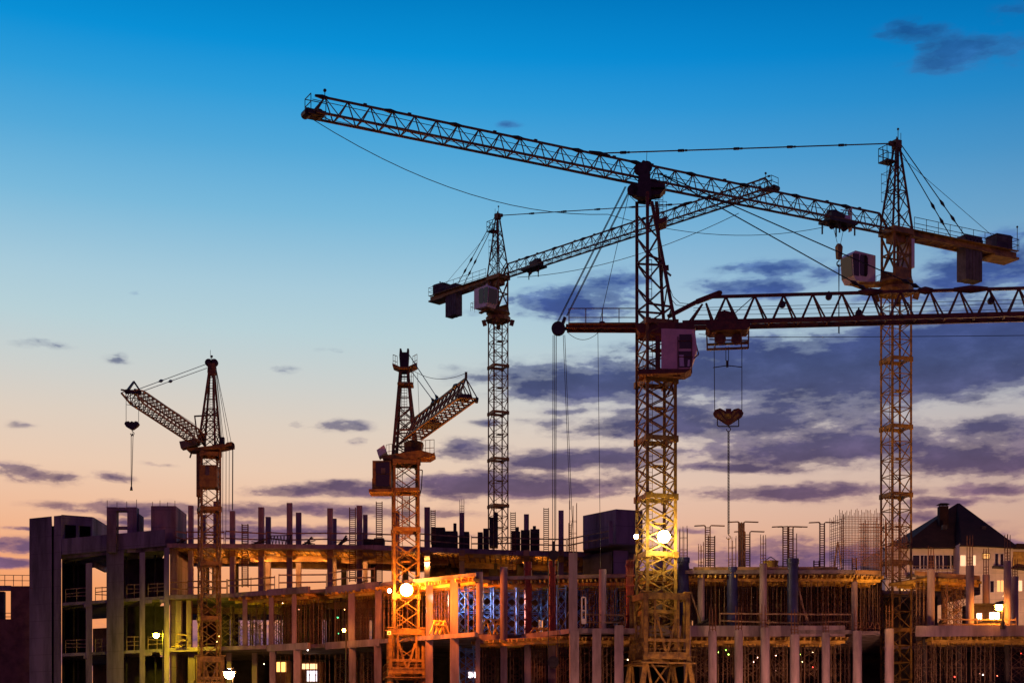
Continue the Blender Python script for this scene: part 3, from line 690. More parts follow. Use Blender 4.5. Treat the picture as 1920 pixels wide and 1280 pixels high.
for q in ([(1343,778),(1348,775),(1362,790),(1358,792)],[(1388,778),(1383,775),(1369,790),(1373,792)],[(1350,771),(1355,771),(1364,783),(1362,787)],[(1381,771),(1376,771),(1367,783),(1369,787)]): plate(M, F, q, -.215, -.2)
M.cyl(F.p(1365.5,780,-.24), F.p(1365.5,780,-.2), .2, 16); M.build('warning_stripe', 'ochre', hkA)
M = MB(); M.path([F.p(1345,784), F.p(1345,797), F.p(1348,799), F.p(1385,799), F.p(1385,784)], .04); hook_shape(M, F, F.ac(1366,799)[0], F.ac(1366,797)[1], .14); M.build('hook', 'dark', hkA)
M = MB(); c0 = F.ac(1366,808); c1 = F.ac(1366,1000); k = 0; z = c0[1]
while z > c1[1]:
    a = c0[0]; 
    if k % 2: M.bar(F(a-.045,0,z), F(a+.045,0,z-.1), .05)
    else: M.bar(F(a+.045,0,z), F(a-.045,0,z-.1), .05)
    M.bar(F(a-.05,0,z), F(a-.05,0,z-.1), .03); M.bar(F(a+.05,0,z), F(a+.05,0,z-.1), .03); z -= .1; k += 1
M.build('lifting_chain', 'rope', rA)
M = MB(); hook_shape(M, F, c0[0], c1[1], .13); M.build('chain_hook', 'ochre', rA)
# ---------------------------------------------------------------- two luffing cranes on the left
def parts(name, m, root, fn, items):
    for it in items:
        M = MB(); fn(M, it); M.build(name, m, root)
dD = 122; FW = Fr(P(392, 838, dD), (1, 0)); OD = XY(392, dD)
rD = thing('tower_crane', 'small leftmost crane, heart shaped hook block hanging in the sky from its short jib', 'tower crane', (OD.x, OD.y, 0), 'tower cranes over the building site')
mast(rD, 392.5, dD, 850, HC+(HZ-1262)/FPX*dD, 1.42, math.radians(20), 4.15, 4, .13, .045, 'ochre', 'X')
portal(rD, 394, dD, 1.75, math.radians(14), 1236, 1284, 'ochre')
F = FW; M = MB()
B4 = [(372,836,-.5),(384,836,.55),(403,836,-.45),(414,836,.5)]; T4 = [(393,690,-.15),(394,690,.15),(400,690,-.15),(401,690,.15)]
LL = [(F.p(*a), F.p(*b)) for a, b in zip(B4, T4)]
for a, b in LL: M.bar(a, b, .15)
kk = [0, .16, .32, .48, .6, .74, .88]
for i in range(6):
    for p_, q_ in ((0,2),(1,3),(0,1),(2,3)):
        if i < 3: M.bar(at(LL[p_], kk[i]), at(LL[q_], kk[i+1]), .06); M.bar(at(LL[q_], kk[i]), at(LL[p_], kk[i+1]), .06)
        M.bar(at(LL[p_], kk[i+1]), at(LL[q_], kk[i+1]), .07)
plate(M, F, [(390,700),(391,682),(404,682),(406,700),(398,706)], -.3, .3)
M.bar(F.p(364,780), F.p(403,778), .1); M.bar(F.p(365,779), F.p(370,818), .09); 
M.build('a_frame_tower', 'shadesteel', rD)
M = MB()
for x in (393.5, 398.5): M.bar(F.p(x,830,.1), F.p(x,700,.1), .03)
for k in range(26): M.bar(F.p(393.5,828-k*5,.1), F.p(398.5,828-k*5,.1), .03)
M.build('ladder', 'ochre', rD)
parts('head_sheave', 'dark', rD, lambda M, x: sheave(M, F, F.p(x, 680), .28), (391.5, 402))
M = MB(); M.bar(F.p(397,682), F.p(397,666), .05); M.ball(F.p(397,668), .1, 8, 5); M.bar(F.p(394.5,682), F.p(394.5,656), .025); M.build('warning_light', 'dark', rD)
M = MB(); plate(M, F, [(353,844),(372,842),(425,836),(437,832),(437,838),(420,842),(380,848),(354,847)], -.8, .8)
plate(M, F, [(400,835),(420,833),(420,838),(400,840)], -.5, .5); M.bar(F.p(360,846), F.p(356,858), .1); M.bar(F.p(372,848), F.p(414,846), .25); M.bar(F.p(374,822), F.p(392,846), .18); M.bar(F.p(412,836), F.p(416,822), .2)
M.build('slewing_platform', 'ochre', rD)
M = MB(); M.cyl(F.p(433,835,-.6), F.p(433,835,.6), .29, 14); M.cyl(F.p(428,834,-.7), F.p(428,834,.7), .22, 12); M.build('winch', 'dark', rD)
M = MB(); M.ball(F.p(379,820), .35, 8, 5); M.build('pivot_joint', 'dark', rD)
M = MB(); M.box(F.p(417,826), (.3,.4,.5)); M.build('motor', 'dark', rD)
M = MB(); plate(M, F, [(341,832),(371,827),(372,838),(344,845)], -1.0, -.1); M.build('ballast_box', 'cw', rD)
M = MB(); fbox(M, F, F.ac(379,0)[0], F.ac(411,0)[0], -1.05, .2, F.ac(392,917)[1], F.ac(392,876)[1]); cabD = M.build('cab', 'ochre', rD)
M = MB(); plate(M, F, [(390.5,879),(397.5,879),(397.5,895),(390.5,895)], -1.09, -1.05); M.build('window', 'cw', cabD)
M = MB(); plate(M, F, [(370,850),(377,850),(377,928),(370,932)], -.4, .5); M.build('cable_cover', 'ochre', rD)
M = MB()
for x1, b in ((417,.2),(420,.3),(428,-.2),(434,.1)): M.rope(F.p(404,684,b), F.p(x1,832,b), .02)
M.build('luffing_rope', 'rope', rD)
M = MB()
for x, y in ((418,1000),(424,1010),(430,958),(436,955),(437,958)): M.rope(F.p(x,838), F.p(x-.5,y), .022)
M.build('fall_rope', 'rope', rD)
# jib
tipd = 106.0; tD = P(240, 733, tipd); FD = Fr(P(374, 823, dD), (tD.x-P(374,823,dD).x, tipd-dD))
LJ = math.hypot(tD.x-FD.O.x, tipd-dD); dz = tD.z-FD.O.z
M = MB()
def jd(a, b, c): return FD(a, b, c+dz*a/LJ)
h_ = lambda a: .9*min(1, (LJ-a)/2.5+.25)*(1 if a > 1.5 else .5+a/3)
n = 18; st = LJ/n
q = [[jd(st*i, b, c*h_(st*i)) for b, c in ((-.45,-.5),(.45,-.5),(.45,.45),(-.45,.45))] for i in range(n+1)]
for i in range(n):
    for k in range(4): M.bar(q[i][k], q[i+1][k], .10)
    for k in range(4):
        M.bar(q[i][k], q[i+1][(k+1) % 4], .045); M.bar(q[i][k], q[i][(k+1) % 4], .05)
M.build('jib', 'shadesteel', rD)
M = MB(); e = q[-1]; 
M.bar(jd(LJ-1.2,0,.9), jd(LJ,0,.1), .12); M.bar(jd(LJ-1.2,-.4,.3), jd(LJ-1.2,0,.9), .1); M.bar(jd(LJ-1.2,.4,.3), jd(LJ-1.2,0,.9), .1); M.bar(P(240,735,tipd), P(262,736,tipd), .16)
M.cyl(P(238,734,tipd-.2), P(238,734,tipd+.2), .17, 12); M.cyl(P(261,735,tipd-.2), P(261,735,tipd+.2), .16, 12); M.build('jib_tip_pulley', 'dark', rD)
M = MB()
for a_, y_, b_ in ((.82,682,-.2),(.80,690,.2)):
    A = FW.p(388, y_, b_); B = P(258 if b_ < 0 else 268, 730 if b_ < 0 else 733, tipd+1.5); M.rope(A, B, .026)
    dd = (B-A).normalized(); qq = A+(B-A)*(.69 if b_ < 0 else .6); M.cyl(qq-dd*.5, qq, .03, 8, .12); M.cyl(qq, qq+dd*.5, .12, 8, .03)
M.rope(P(292,748,tipd+3), P(368,797,dD), .018)
M.build('jib_pendant', 'rope', rD)
FH = Fr(P(248, 797, tipd), (1, 0))
M = MB(); M.rope(P(236.5,736,tipd), P(236.5,791,tipd), .018); M.rope(P(260,737,tipd), P(260,791,tipd), .018); M.rope(P(249,740,tipd), P(249,760,tipd), .015); M.bar(P(237,758,tipd), P(260,761.5,tipd), .03); M.bar(P(247,760,tipd), P(251,760,tipd), .09)
M.build('hoist_rope', 'rope', rD)
M = MB(); out = [(234,795),(236,791),(242,790),(245,792),(248,790),(252,792),(255,790),(259,791),(261.5,795),(259,799),(251,805),(247,806),(237,800)]
plate(M, FH, out, -.16, .16); M.build('hook_block', 'dark', rD)
M = MB(); hook_shape(M, FH, 0, (797-806)/FPX*tipd, .12); M.path([FH.p(246,818), FH.p(248,812), FH.p(250,818)], .03)
M.build('hook', 'dark', rD)
M = MB(); M.rope(FH.p(246,816), FH.p(246,912), .022); M.rope(FH.p(249.5,816), FH.p(247,912), .022); M.cyl(FH.p(246.3,912), FH.p(246.3,919), .06, 8, .1); M.build('lifting_sling', 'rope', rD)

dE = 115; FW = Fr(P(760, 858, dE), (1, 0)); OE = XY(760, dE); F = FW
rE = thing('tower_crane', 'crane with white floodlight at its foot and jib swung towards the viewer, left of centre', 'tower crane', (OE.x, OE.y, 0), 'tower cranes over the building site')
mast(rE, 760.5, dE, 866, HC+(HZ-1255)/FPX*dE, 1.72, math.radians(8.5), 4.8, 4, .16, .06, 'ochre', 'X')
portal(rE, 761, dE, 2.35, math.radians(8), 1186, 1258, 'ochre')
M = MB(); B4 = [(736,858,-.6),(744,856,.6),(778,857,-.6),(784,857,.6)]; T4 = [(751,690,-.2),(752,690,.2),(764,690,-.2),(764,690,.2)]
LL = [(F.p(*a), F.p(*b)) for a, b in zip(B4, T4)]
for a, b in LL: M.bar(a, b, .19)
kk = [0, .12, .27, .42, .56, .67, .8, .9]
for i in range(7):
    for p_, q_ in ((0,2),(1,3),(0,1),(2,3)):
        if i < 4: M.bar(at(LL[p_], kk[i]), at(LL[q_], kk[i+1]), .07); M.bar(at(LL[q_], kk[i]), at(LL[p_], kk[i+1]), .07)
        M.bar(at(LL[p_], kk[i+1]), at(LL[q_], kk[i+1]), .1 if i in (3,5) else .07)
M.build('a_frame_tower', 'shadesteel', rE)
M = MB(); plate(M, F, [(751,700),(749,668),(750,655),(753,655),(755,662),(763,662),(764,655),(767,655),(767,668),(765,700)], -.3, .3); M.build('sheave_head', 'dark', rE)
M = MB(); plate(M, F, [(737,685),(752,692),(765,692),(782,684),(782,688),(766,695),(751,695),(737,689)], -.7, .7)
for q_ in ([(737,687),(745,690)],[(774,690),(782,686)]):
    railing(M, [F.p(*q_[0],-.65), F.p(*q_[1],-.65)], .85, 2, .03); railing(M, [F.p(*q_[0],-.65), F.p(*q_[0],.65)], .85, 1, .03); railing(M, [F.p(*q_[0],.65), F.p(*q_[1],.65)], .85, 2, .03)
plate(M, F, [(746,720),(775,720),(775,724),(746,724)], -.6, .6); railing(M, [F.p(768,720,-.5), F.p(775,720,-.5)], 1.1, 2, .03)
M.build('top_platform', 'ochre', rE)
M = MB()
for x in (753, 758, 763): M.bar(F.p(x,850,.25), F.p(x,700,.25), .03)
for k in range(28): M.bar(F.p(753,848-k*5.3,.25), F.p(763,848-k*5.3,.25), .03)
M.build('ladder', 'ochre', rE)
M = MB(); plate(M, F, [(718,858),(735,856),(790,848),(812,854),(816,852),(816,856),(806,862),(786,862),(740,866),(719,864)], -.9, .9)
plate(M, F, [(758,832),(775,826),(794,832),(788,856),(760,858)], -.6, .6); plate(M, F, [(736,862),(784,862),(784,868),(736,868)], -.85, .85)
railing(M, [F.p(790,856,-.8), F.p(814,854,-.8), F.p(814,854,.8)], 1.15, 3, .035); railing(M, [F.p(724,860,-.8), F.p(735,858,-.8)], 1.0, 2, .03)
M.bar(F.p(748,832), F.p(780,806), .15); M.bar(F.p(750,806,-.5), F.p(778,804,-.5), .12)
M.build('slewing_platform', 'ochre', rE)
M = MB(); plate(M, F, [(708,848),(722,838),(727,851),(712,861)], -.9, .2); M.build('ballast_box', 'white', rE)
M = MB(); x0, x1 = F.ac(701,0)[0], F.ac(735,0)[0]; z0, z1 = F.ac(0,922)[1], F.ac(0,869)[1]
fbox(M, F, x0, x1, -1.2, .3, z0, z1); cabE = M.build('cab', 'ochre', rE)
for nm, pts in (('side_window', [(708,874),(733,872),(733,893),(708,894)]), ('side_window', [(708,895.5),(733,894.5),(733,917),(708,917)])):
    M = MB(); plate(M, F, pts, -1.24, -1.2); M.build(nm, 'glassd', cabE)
M = MB(); plate(M, F, [(717,883),(725,883),(725,893),(717,893)], -1.27, -1.245); M.build('taped_paper', 'cw', cabE)
M = MB(); fbox(M, F, x0-.25, x1+.1, -1.35, .5, z0-.22, z0-.01); railing(M, [F.p(698,922,-1.3), F.p(698,922,.4)], .95, 2, .035); M.bar(F.p(698,898,-1.3), F.p(704,898,-1.3), .03)
M.build('cab_platform', 'ochre', rE)
M = MB(); fbox(M, F, F.ac(735,0)[0], F.ac(787,0)[0], -1.0, 1.0, F.ac(0,925)[1], F.ac(0,918)[1]); M.build('bracket', 'ochre', rE); M = MB(); M.path([F.p(784,880), F.p(792,881), F.p(790,915), F.p(788,925), F.p(784,905)], .04); M.build('hose', 'dark', rE)
zj = (HZ-828)/FPX*dE; dt = zj*FPX/(HZ-746); tE = XY(878, dt); FJ = Fr(Vector((OE.x+.55, dE-.9, HC+zj)), (tE.x-OE.x-.55, dt-dE+.9)); LE = math.hypot(tE.x-OE.x-.55, dt-dE+.9)
M = MB(); T_ = tri_jib(M, FJ, .2, LE, 14, 0, 1.35, 1.25, .13, .06)
M.bar(FJ(T_[-1],0,1.35), FJ(LE,-.62,0), .06); M.bar(FJ(T_[-1],0,1.35), FJ(LE,.62,0), .06); M.bar(FJ(T_[-1],0,1.35), FJ(T_[-1],0,1.75), .16)
M.build('jib', 'shadesteel', rE)
M = MB(); fbox(M, FJ, LE-1.6, LE-.6, -.4, .4, .1, .4); M.cyl(FJ(LE,.5,-.1), FJ(LE,.62,-.1), .2, 8); M.build('jib_tip_pulley', 'dark', rE)
M = MB(); blob(M, FJ, LE*.35, 0, .2, 2.0, 1, .7); fbox(M, FJ, LE*.28, LE*.42, -.5, .5, -.05, .12); M.build('trolley', 'dark', rE)
parts('pin_joint', 'dark', rE, lambda M, a: blob(M, FJ, a, 0, 1.38, 1.0, .3, .36), (LE*.4, LE*.47, LE*.79))
M = MB()
for a_, y in ((LE*.40,690),(LE*.47,665)): A = F.p(767,y); B = FJ(a_,0,1.6); M.rope(A, B, .03); dd = (B-A).normalized(); M.cyl(B-dd*.5, B, .04, 8, .12)
M.rope(F.p(774,694), FJ(T_[-1],0,1.7), .018, .5)
M.rope(F.p(783,700), F.p(788,835), .015)
M.build('jib_pendant', 'rope', rE)
# ---------------------------------------------------------------- the building
Z3, Z4, Z5 = HC+9.375, HC+13.5, HC+17.55
Z2, Z1 = Z3-4.15, Z3-8.3
def zy(py, d): return HC+(HZ-py)/FPX*d
bld = thing('concrete_building', 'unfinished multi storey concrete building with stepped front, bare columns and open floors', 'building', (0, 125, 0))
K0 = K00 = XY(313, 125)
LD = (XY(115, 130.3)-K0); Ldir = LD.normalized()
def LP(px, off=0.0):            # a point on (or off metres behind) the left block's receding front
    k = (px-960)/FPX; K0 = K00+Nin*off; a = (k*K0.y-K0.x)/(Ldir.x-k*Ldir.y); return K0+Ldir*a
Nin = Vector((-Ldir.y, Ldir.x, 0)); Nin = Nin if Nin.y > 0 else -Nin
edge = [(313,125),(440,123.4),(578,119.6),(578,120.9),(611,120.2),(712,116.8),(714,116.3),(892,110.3),(892,112.6),(942,112.3),(978,112.2),(1074,107.2),(1074,108.4),(1290,108.4),(1602,108.2),(1602,109.2),(1650,109.2),(1650,122),(1722,122),(1716,108),(1990,107.5)]
back = [(1930,143),(330,143)]
EP = [XY(*e) for e in edge]
def slab(zt, th, pts, name='floor_slab', m='slab', **k): M = MB(); M.prism([(p.x, p.y) for p in pts], zt-th, zt); return M.build(name, m, bld, **k)
for z in (Z1, Z2, Z3): slab(z, .26, EP+[XY(*b) for b in back])
slab(Z4, .24, EP[:8]+[XY(892,112.6), XY(1192,111), XY(1290,108.9), XY(1602,108.7), XY(1606,109.6), XY(1652,109.6), XY(1652,121.5), XY(1720,121.5), XY(1716,109.8), XY(1838,112.5), XY(1838,122), XY(1760,130), XY(1700,143), XY(330,143)])
slab(Z5, .26, [XY(313,125.02), XY(700,126), XY(1000,129.5), XY(1200,131), XY(1200,146), XY(800,141), XY(500,137), XY(330,137)])
# deep floor beams seen from below
M = MB()
for px in (358, 436, 490, 543, 619, 674, 745, 801, 866, 987, 1052):
    a = XY(px,126.6); b = XY(px,138); M.bar(a+E*(Z5-.5), b+E*(Z5-.5), .45, .46)
    M.build('floor_beam', 'ply', bld); M = MB()
for (a, b, z) in (((470,130),(620,130),Z5),((640,131),(840,132),Z5),((350,131),(450,131),Z5),((500,134),(800,136),Z5),((860,134),(1090,137),Z5),((350,132),(560,132),Z4),((600,128),(880,124),Z4)):
    A, B = XY(*a), XY(*b); M.bar(A+E*(z-.52), B+E*(z-.52), .4, .5); M.build('floor_beam', 'ply', bld); M = MB()
# plank formwork still fixed under the top floor and the next one
random.seed(3)
for (z, L0, L1) in ((Z5, (330,125.5), (1190,131.5)), ):
    M = MB(); n = 86
    for i in range(n):
        k = i/n; px = L0[0]+(L1[0]-L0[0])*k; d = L0[1]+(L1[1]-L0[1])*k; a = XY(px, d); w = .30
        for r in range(5):
            y0 = r*2.1+random.uniform(0,.2); y1 = y0+random.uniform(1.5,2.0)
            if random.random() < .15: continue
            M.hexa([Vector((a.x,a.y+y0,z-.31-.02*(r%2))), Vector((a.x+w,a.y+y0,z-.31-.02*(r%2))), Vector((a.x+w,a.y+y1,z-.31-.02*(r%2))), Vector((a.x,a.y+y1,z-.31-.02*(r%2))),
                    Vector((a.x,a.y+y0,z-.264)), Vector((a.x+w,a.y+y0,z-.264)), Vector((a.x+w,a.y+y1,z-.264)), Vector((a.x,a.y+y1,z-.264))])
    M.build('soffit_planks', 'timber', bld)
# edge beams
def ebeam(p0, p1, zt, zb, th=.3, m='column', out=.05):
    A, B = XY(*p0), XY(*p1); t = (B-A).normalized(); nrm = Vector((t.y, -t.x, 0)); A += nrm*out; B += nrm*out; M = MB()
    M.hexa([A+E*zb, B+E*zb, B-nrm*th+E*zb, A-nrm*th+E*zb, A+E*zt, B+E*zt, B-nrm*th+E*zt, A-nrm*th+E*zt]); M.build('edge_beam', m, bld)
ebeam((440,123.4), (500,121.7), Z4+.05, Z4-.3); ebeam((501,121.7), (578,119.6), Z4+.12, Z4-.36); ebeam((611,120.2), (712,116.8), Z4+.14, Z4-.40)
ebeam((313,125), (439,123.4), Z4+.02, Z4-.28); ebeam((313,125), (500,121.7), Z3+.02, Z3-.28); ebeam((501,121.7), (578,119.6), Z3+.04, Z3-.46); ebeam((611,120.2), (712,116.8), Z3+.1, Z3-.42)
ebeam((714,116.3), (891,110.3), Z3+.03, Z3-.28); ebeam((893,112.6), (941,112.3), Z3+.05, Z3-.56); ebeam((942,112.3), (978,112.2), Z3, Z3-.55, m='inner'); ebeam((979,112.1), (1015,110.3), Z3+.05, Z3-.5); ebeam((1016,110.2), (1074,107.2), Z3+.02, Z3-.3)
ebeam((1075,108.4), (1191,108.4), Z3+.12, Z3-.2); ebeam((1191.5,108.4), (1584,108.3), Z3+.30, Z3-.42); ebeam((1717,108), (1980,107.5), Z3+.26, Z3-.46)
ebeam((313,125.02), (700,126), Z5+.04, Z5-.3); ebeam((700.5,126), (1000,129.5), Z5+.04, Z5-.34); ebeam((1000.5,129.5), (1199,131), Z5+.08, Z5-.36)
# --- left block: solid towers, piers, parapet, slabs
def lwall(p0, p1, zt, zb, th, off=0.0, m='concrete', name='wall'):
    A, B = LP(p0, off), LP(p1, off); M = MB(); q = Vector((-.27, .96, 0))*th
    M.hexa([A+E*zb, B+E*zb, B+q+E*zb, A+q+E*zb, A+E*zt, B+E*zt, B+q+E*zt, A+q+E*zt]); return M.build(name, m, bld)
zT = zy(968, 131)
lwall(55, 97, zT, 0, 6.5, name='stair_tower'); lwall(97.6, 101, zT-.7, 0, 3, off=.5, m='inner')
lwall(101, 115, zT-.0, 0, 6.4, name='stair_tower')
A = LP(115); M = MB()      # the part of the tower that turns the corner, its openings dark
Wd = XY(173, 131.5)-A
def twall(k0, k1, z0, z1, th=.4, m='concrete', off=0):
    M = MB(); a = A+Wd*k0+Vector((0,off,0)); b = A+Wd*k1+Vector((0,off,0)); M.hexa([a+E*z0, b+E*z0, b+Vector((0,th,0))+E*z0, a+Vector((0,th,0))+E*z0, a+E*z1, b+E*z1, b+Vector((0,th,0))+E*z1, a+Vector((0,th,0))+E*z1]); M.build('wall', m, bld)
zt2 = zy(965, 130.5); zp = zy(1012, 130.5)
twall(.0, 1, zy(983,130.5), zt2); twall(0, .08, zp-1, zy(983,130.5)-.002); twall(.47,.55, zp-1, zy(983,130.5)-.002); twall(.95, 1, zp-1, zy(983,130.5)-.002)
twall(-.45, .98, zp-1.2, zt2-.3, .3, 'inner', 3.0); M = MB(); q = [A+Vector((.1,.5,0)), A+Wd+Vector((-.05,.5,0)), A+Wd+Vector((-.3,5,0)), A+Vector((0,5,0))]; M.prism([(p.x,p.y) for p in q], zt2-.25, zt2-.003); M.build('roof_slab', 'slab', bld)
M = MB(); M.bar(A+Wd+Vector((-.15,.5,zp+.1)), A+Wd+Vector((-.15,5,zp+.1)), .25, 4.0); M.build('wall', 'concrete', bld)
lwall(116, 310, zy(990,124.6), zy(1022,124.9), .35, off=-.02, name='parapet')
lwall(161, 173, Z5-1.0, 0, .5, off=.02, name='column', m='column'); lwall(200, 232, Z5-.2, 0, .5, off=-.06, name='pier'); lwall(262, 272, Z5-.5, 0, .5, off=.03, name='column', m='column')
lwall(308, 317.5, Z5-.3, 0, .45, off=-.04, name='column', m='column')
for z in (Z4, Z3, Z2): 
    lwall(116, 308, z, z-.24, 14, off=.06, name='floor_slab', m='slab')
    for p0, p1 in ((157,170),(268,285),(300,309)): lwall(p0, p1, z-.25, z-.5, .5, off=-.05, name='corbel', m='column')
lwall(116, 312, Z5-.1, Z5-.4, 8, off=.4, name='floor_slab', m='slab')
for p0, p1, o in ((116,166,4.2),(232,262,3.5),(272,309,4.0)):       # rooms behind the bays
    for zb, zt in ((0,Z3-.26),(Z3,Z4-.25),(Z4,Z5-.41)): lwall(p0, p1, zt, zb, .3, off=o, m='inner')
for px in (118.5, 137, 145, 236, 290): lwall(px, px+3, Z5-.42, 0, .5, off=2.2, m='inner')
lwall(174, 202, Z4-1.2, Z3+.02, .3, off=9, m='brick', name='wall'); lwall(174, 202, Z3-.27, Z2, .3, off=9, m='brick'); lwall(174, 202, Z4+.9, Z4+.01, .3, off=9, m='brick')
M = MB(); a = XY(318.5,125.3); b = XY(330,126); 
M.hexa([a, b, b+Vector((0,6,0)), a+Vector((0,6,0)), a+E*(Z5-.31), b+E*(Z5-.31), b+Vector((0,6,0))+E*(Z5-.31), a+Vector((0,6,0))+E*(Z5-.31)]); M.build('wall', 'concrete', bld)
# roof-top volumes of the left block
def rbox(px0, px1, d, dep, zb, zt, name, m='concrete'): M = MB(); a, b = XY(px0,d), XY(px1,d); M.prism([(a.x,d),(b.x,d),(b.x,d+dep),(a.x,d+dep)], zb, zt); return M.build(name, m, bld)
d = 127.0
rbox(200,217.5,d,.9,Z5-.4,zy(950,d),'roof_frame'); rbox(238.5,256,d+.02,.9,Z5-.4,zy(950,d)-.003,'roof_frame'); rbox(217.6,238.4,d+.01,.9,zy(957,d),zy(950.5,d),'roof_frame'); rbox(217.6,238.4,d+.3,.5,zy(990,d),zy(985,d),'roof_frame'); rbox(256.1,261,d+.5,1.6,Z5-.4,zy(961,d),'wall')
rbox(283,329.5,126.2,4.2,Z5-.1,zy(948,126.2),'roof_box')
def hairs(px0, px1, d, zb, n, h): 
    for i in range(n):
        M = MB(); px = px0+(px1-px0)*i/(n-1); p = XY(px, d+.3); M.bar(p+E*(zb-.2), p+E*(zb+h*random.uniform(.6,1.1)), .035); M.build('starter_bar', 'rebar', bld)
hairs(201,256,127,zy(950,127),4,.6); hairs(286,328,126.2,zy(948,126.2),4,.5)
# big closed box at the back of the top floor
d = 126; M = MB(); q = [XY(1093,128.5), XY(1155,125.2), XY(1205,126), XY(1205,134), XY(1100,136)]
M.prism([(p.x,p.y) for p in q], Z5+.02, zy(957,126)); M.build('lift_house', 'concrete', bld)
M = MB(); q = [XY(1093,129.5), XY(1148,126.2), XY(1150,134), XY(1096,136)]; M.prism([(p.x,p.y) for p in q], Z4+.01, Z5-.4); M.build('wall', 'inner', bld)
M = MB(); q = [XY(1150,126.0), XY(1178,126.4), XY(1178,134), XY(1152,134)]; M.prism([(p.x,p.y) for p in q], Z4+.01, Z5-.37); M.build('wall', 'concrete', bld)
rbox(1142,1149,124.6,.5,Z5-.02,zy(976,124.6),'column','column')
# walls deep inside that close the view
def bwall(px0, px1, d0, d1, zb, zt, m='inner'):
    a, b = XY(px0,d0), XY(px1,d1); M = MB(); M.hexa([a+E*zb, b+E*zb, b+Vector((0,.3,0))+E*zb, a+Vector((0,.3,0))+E*zb, a+E*zt, b+E*zt, b+Vector((0,.3,0))+E*zt, a+Vector((0,.3,0))+E*zt]); M.build('wall', m, bld)
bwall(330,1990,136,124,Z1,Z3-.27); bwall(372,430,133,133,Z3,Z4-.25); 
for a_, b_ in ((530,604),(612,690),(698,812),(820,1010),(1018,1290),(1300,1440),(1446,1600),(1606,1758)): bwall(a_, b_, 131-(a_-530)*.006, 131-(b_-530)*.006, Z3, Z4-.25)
bwall(800,872,137,137.4,Z4,Z5-.28,'ply'); bwall(905,1000,138,138.5,Z4+1.4,Z5-.3,'ply')
# --- columns: (px centre, distance, width px, top y, bottom y, kind, rebar px above)
def column(px, d, w, yt, zb, kind='square', m='column', bars=0, name='column', nb=6):
    p = XY(px, d); r = w*d/FPX/2; zt = zy(yt, d); M = MB()
    if kind == 'square': M.box(p+E*((zt+zb)/2), (2*r*.93, 2*r*.93, zt-zb), random.uniform(-.08,.08))
    else: M.cyl(p+E*zb, p+E*zt, r, 20)
    if kind == 'form':
        for k in range(3): M.cyl(p+E*(zb+(zt-zb)*(.25+.3*k)), p+E*(zb+(zt-zb)*(.25+.3*k)+.1), r*1.07, 20)
        M.cyl(p+E*(zt-.35), p+E*zt, r*1.14, 20)
    if kind == 'panel':
        z = zb+.4
        while z < zt: M.box(p+E*z, (2*r*1.12, 2*r*1.12, .12)); z += .7
        for s in (-1,1): M.bar(p+Vector((s*r*.6,-r*1.02,zb)), p+Vector((s*r*.6,-r*1.02,zt)), .07)
    o = M.build(name, m, bld)
    if bars:
        M = MB(); h = bars*d/FPX; rr = r*.78
        pts = [p+Vector((rr*math.cos(2*math.pi*i/nb+.3), rr*math.sin(2*math.pi*i/nb+.3), 0)) for i in range(nb)] if kind != 'square' else [p+Vector((a*rr,b*rr,0)) for a,b in ((-1,-1),(0,-1),(1,-1),(1,1),(0,1),(-1,1))]
        for q in pts: M.bar(q+E*(zt-.1), q+E*(zt+h*random.uniform(.88,1.04)), .034)
        z = zt+.15; k = 0
        while z < zt+h*.8 and k < 14:
            for a, b in zip(pts, pts[1:]+pts[:1]): M.bar(a+E*z, b+E*z, .02)
            z += .2 if k < 2 else .8; k += 1
        M.build('starter_bars', 'rebar', o)
    return o
for px, w, y in ((358,9.5,948),(436,10,958),(490,11,951),(543,11,943),(619,11,953),(674,11,948),(745,9,958),(801,11,951),(866,10,961),(987,10,964),(1052,10.5,957)): column(px, 126.4+(px-313)*.006, w, y, Z4, bars=(26 if px == 866 else 0))
for px, w, y in ((381,10,965),(503,10,969),(560,11,961),(627,9,972),(685,9,965),(406,11,940)): column(px, 131, w, y, Z4)
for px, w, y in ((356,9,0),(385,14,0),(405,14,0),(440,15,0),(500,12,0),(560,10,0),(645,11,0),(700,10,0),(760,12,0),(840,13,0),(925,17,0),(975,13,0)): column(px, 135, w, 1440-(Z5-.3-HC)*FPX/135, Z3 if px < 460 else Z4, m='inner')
lowc = [(459.5,9),(509,9),(552,9),(660,13),(710,14),(805,14),(852,16)]
ed = lambda px: 123.4-(px-440)*.0275 if px < 600 else (120.2-(px-611)*.034 if px < 713 else 116.3-(px-714)*.034)
for px, w in lowc:
    column(px, ed(px)+.45, w, 1440-(Z4-.26-HC)*FPX/(ed(px)+.45), Z3, m='column')
for px, w in ((512,12),(558,14),(661,14),(709,15),(805,15),(852,17)): column(px, ed(px)+.4, w, 1440-(Z3-.28-HC)*FPX/(ed(px)+.4), 0)
for px, w in ((360,14),(478,10),(430,10)): column(px, 126, w, 1440-(Z3-.28-HC)*FPX/126, 0)
for px, w in ((336,12),(355,10)): column(px, 126, w, 1440-(Z4-.28-HC)*FPX/126, Z3)
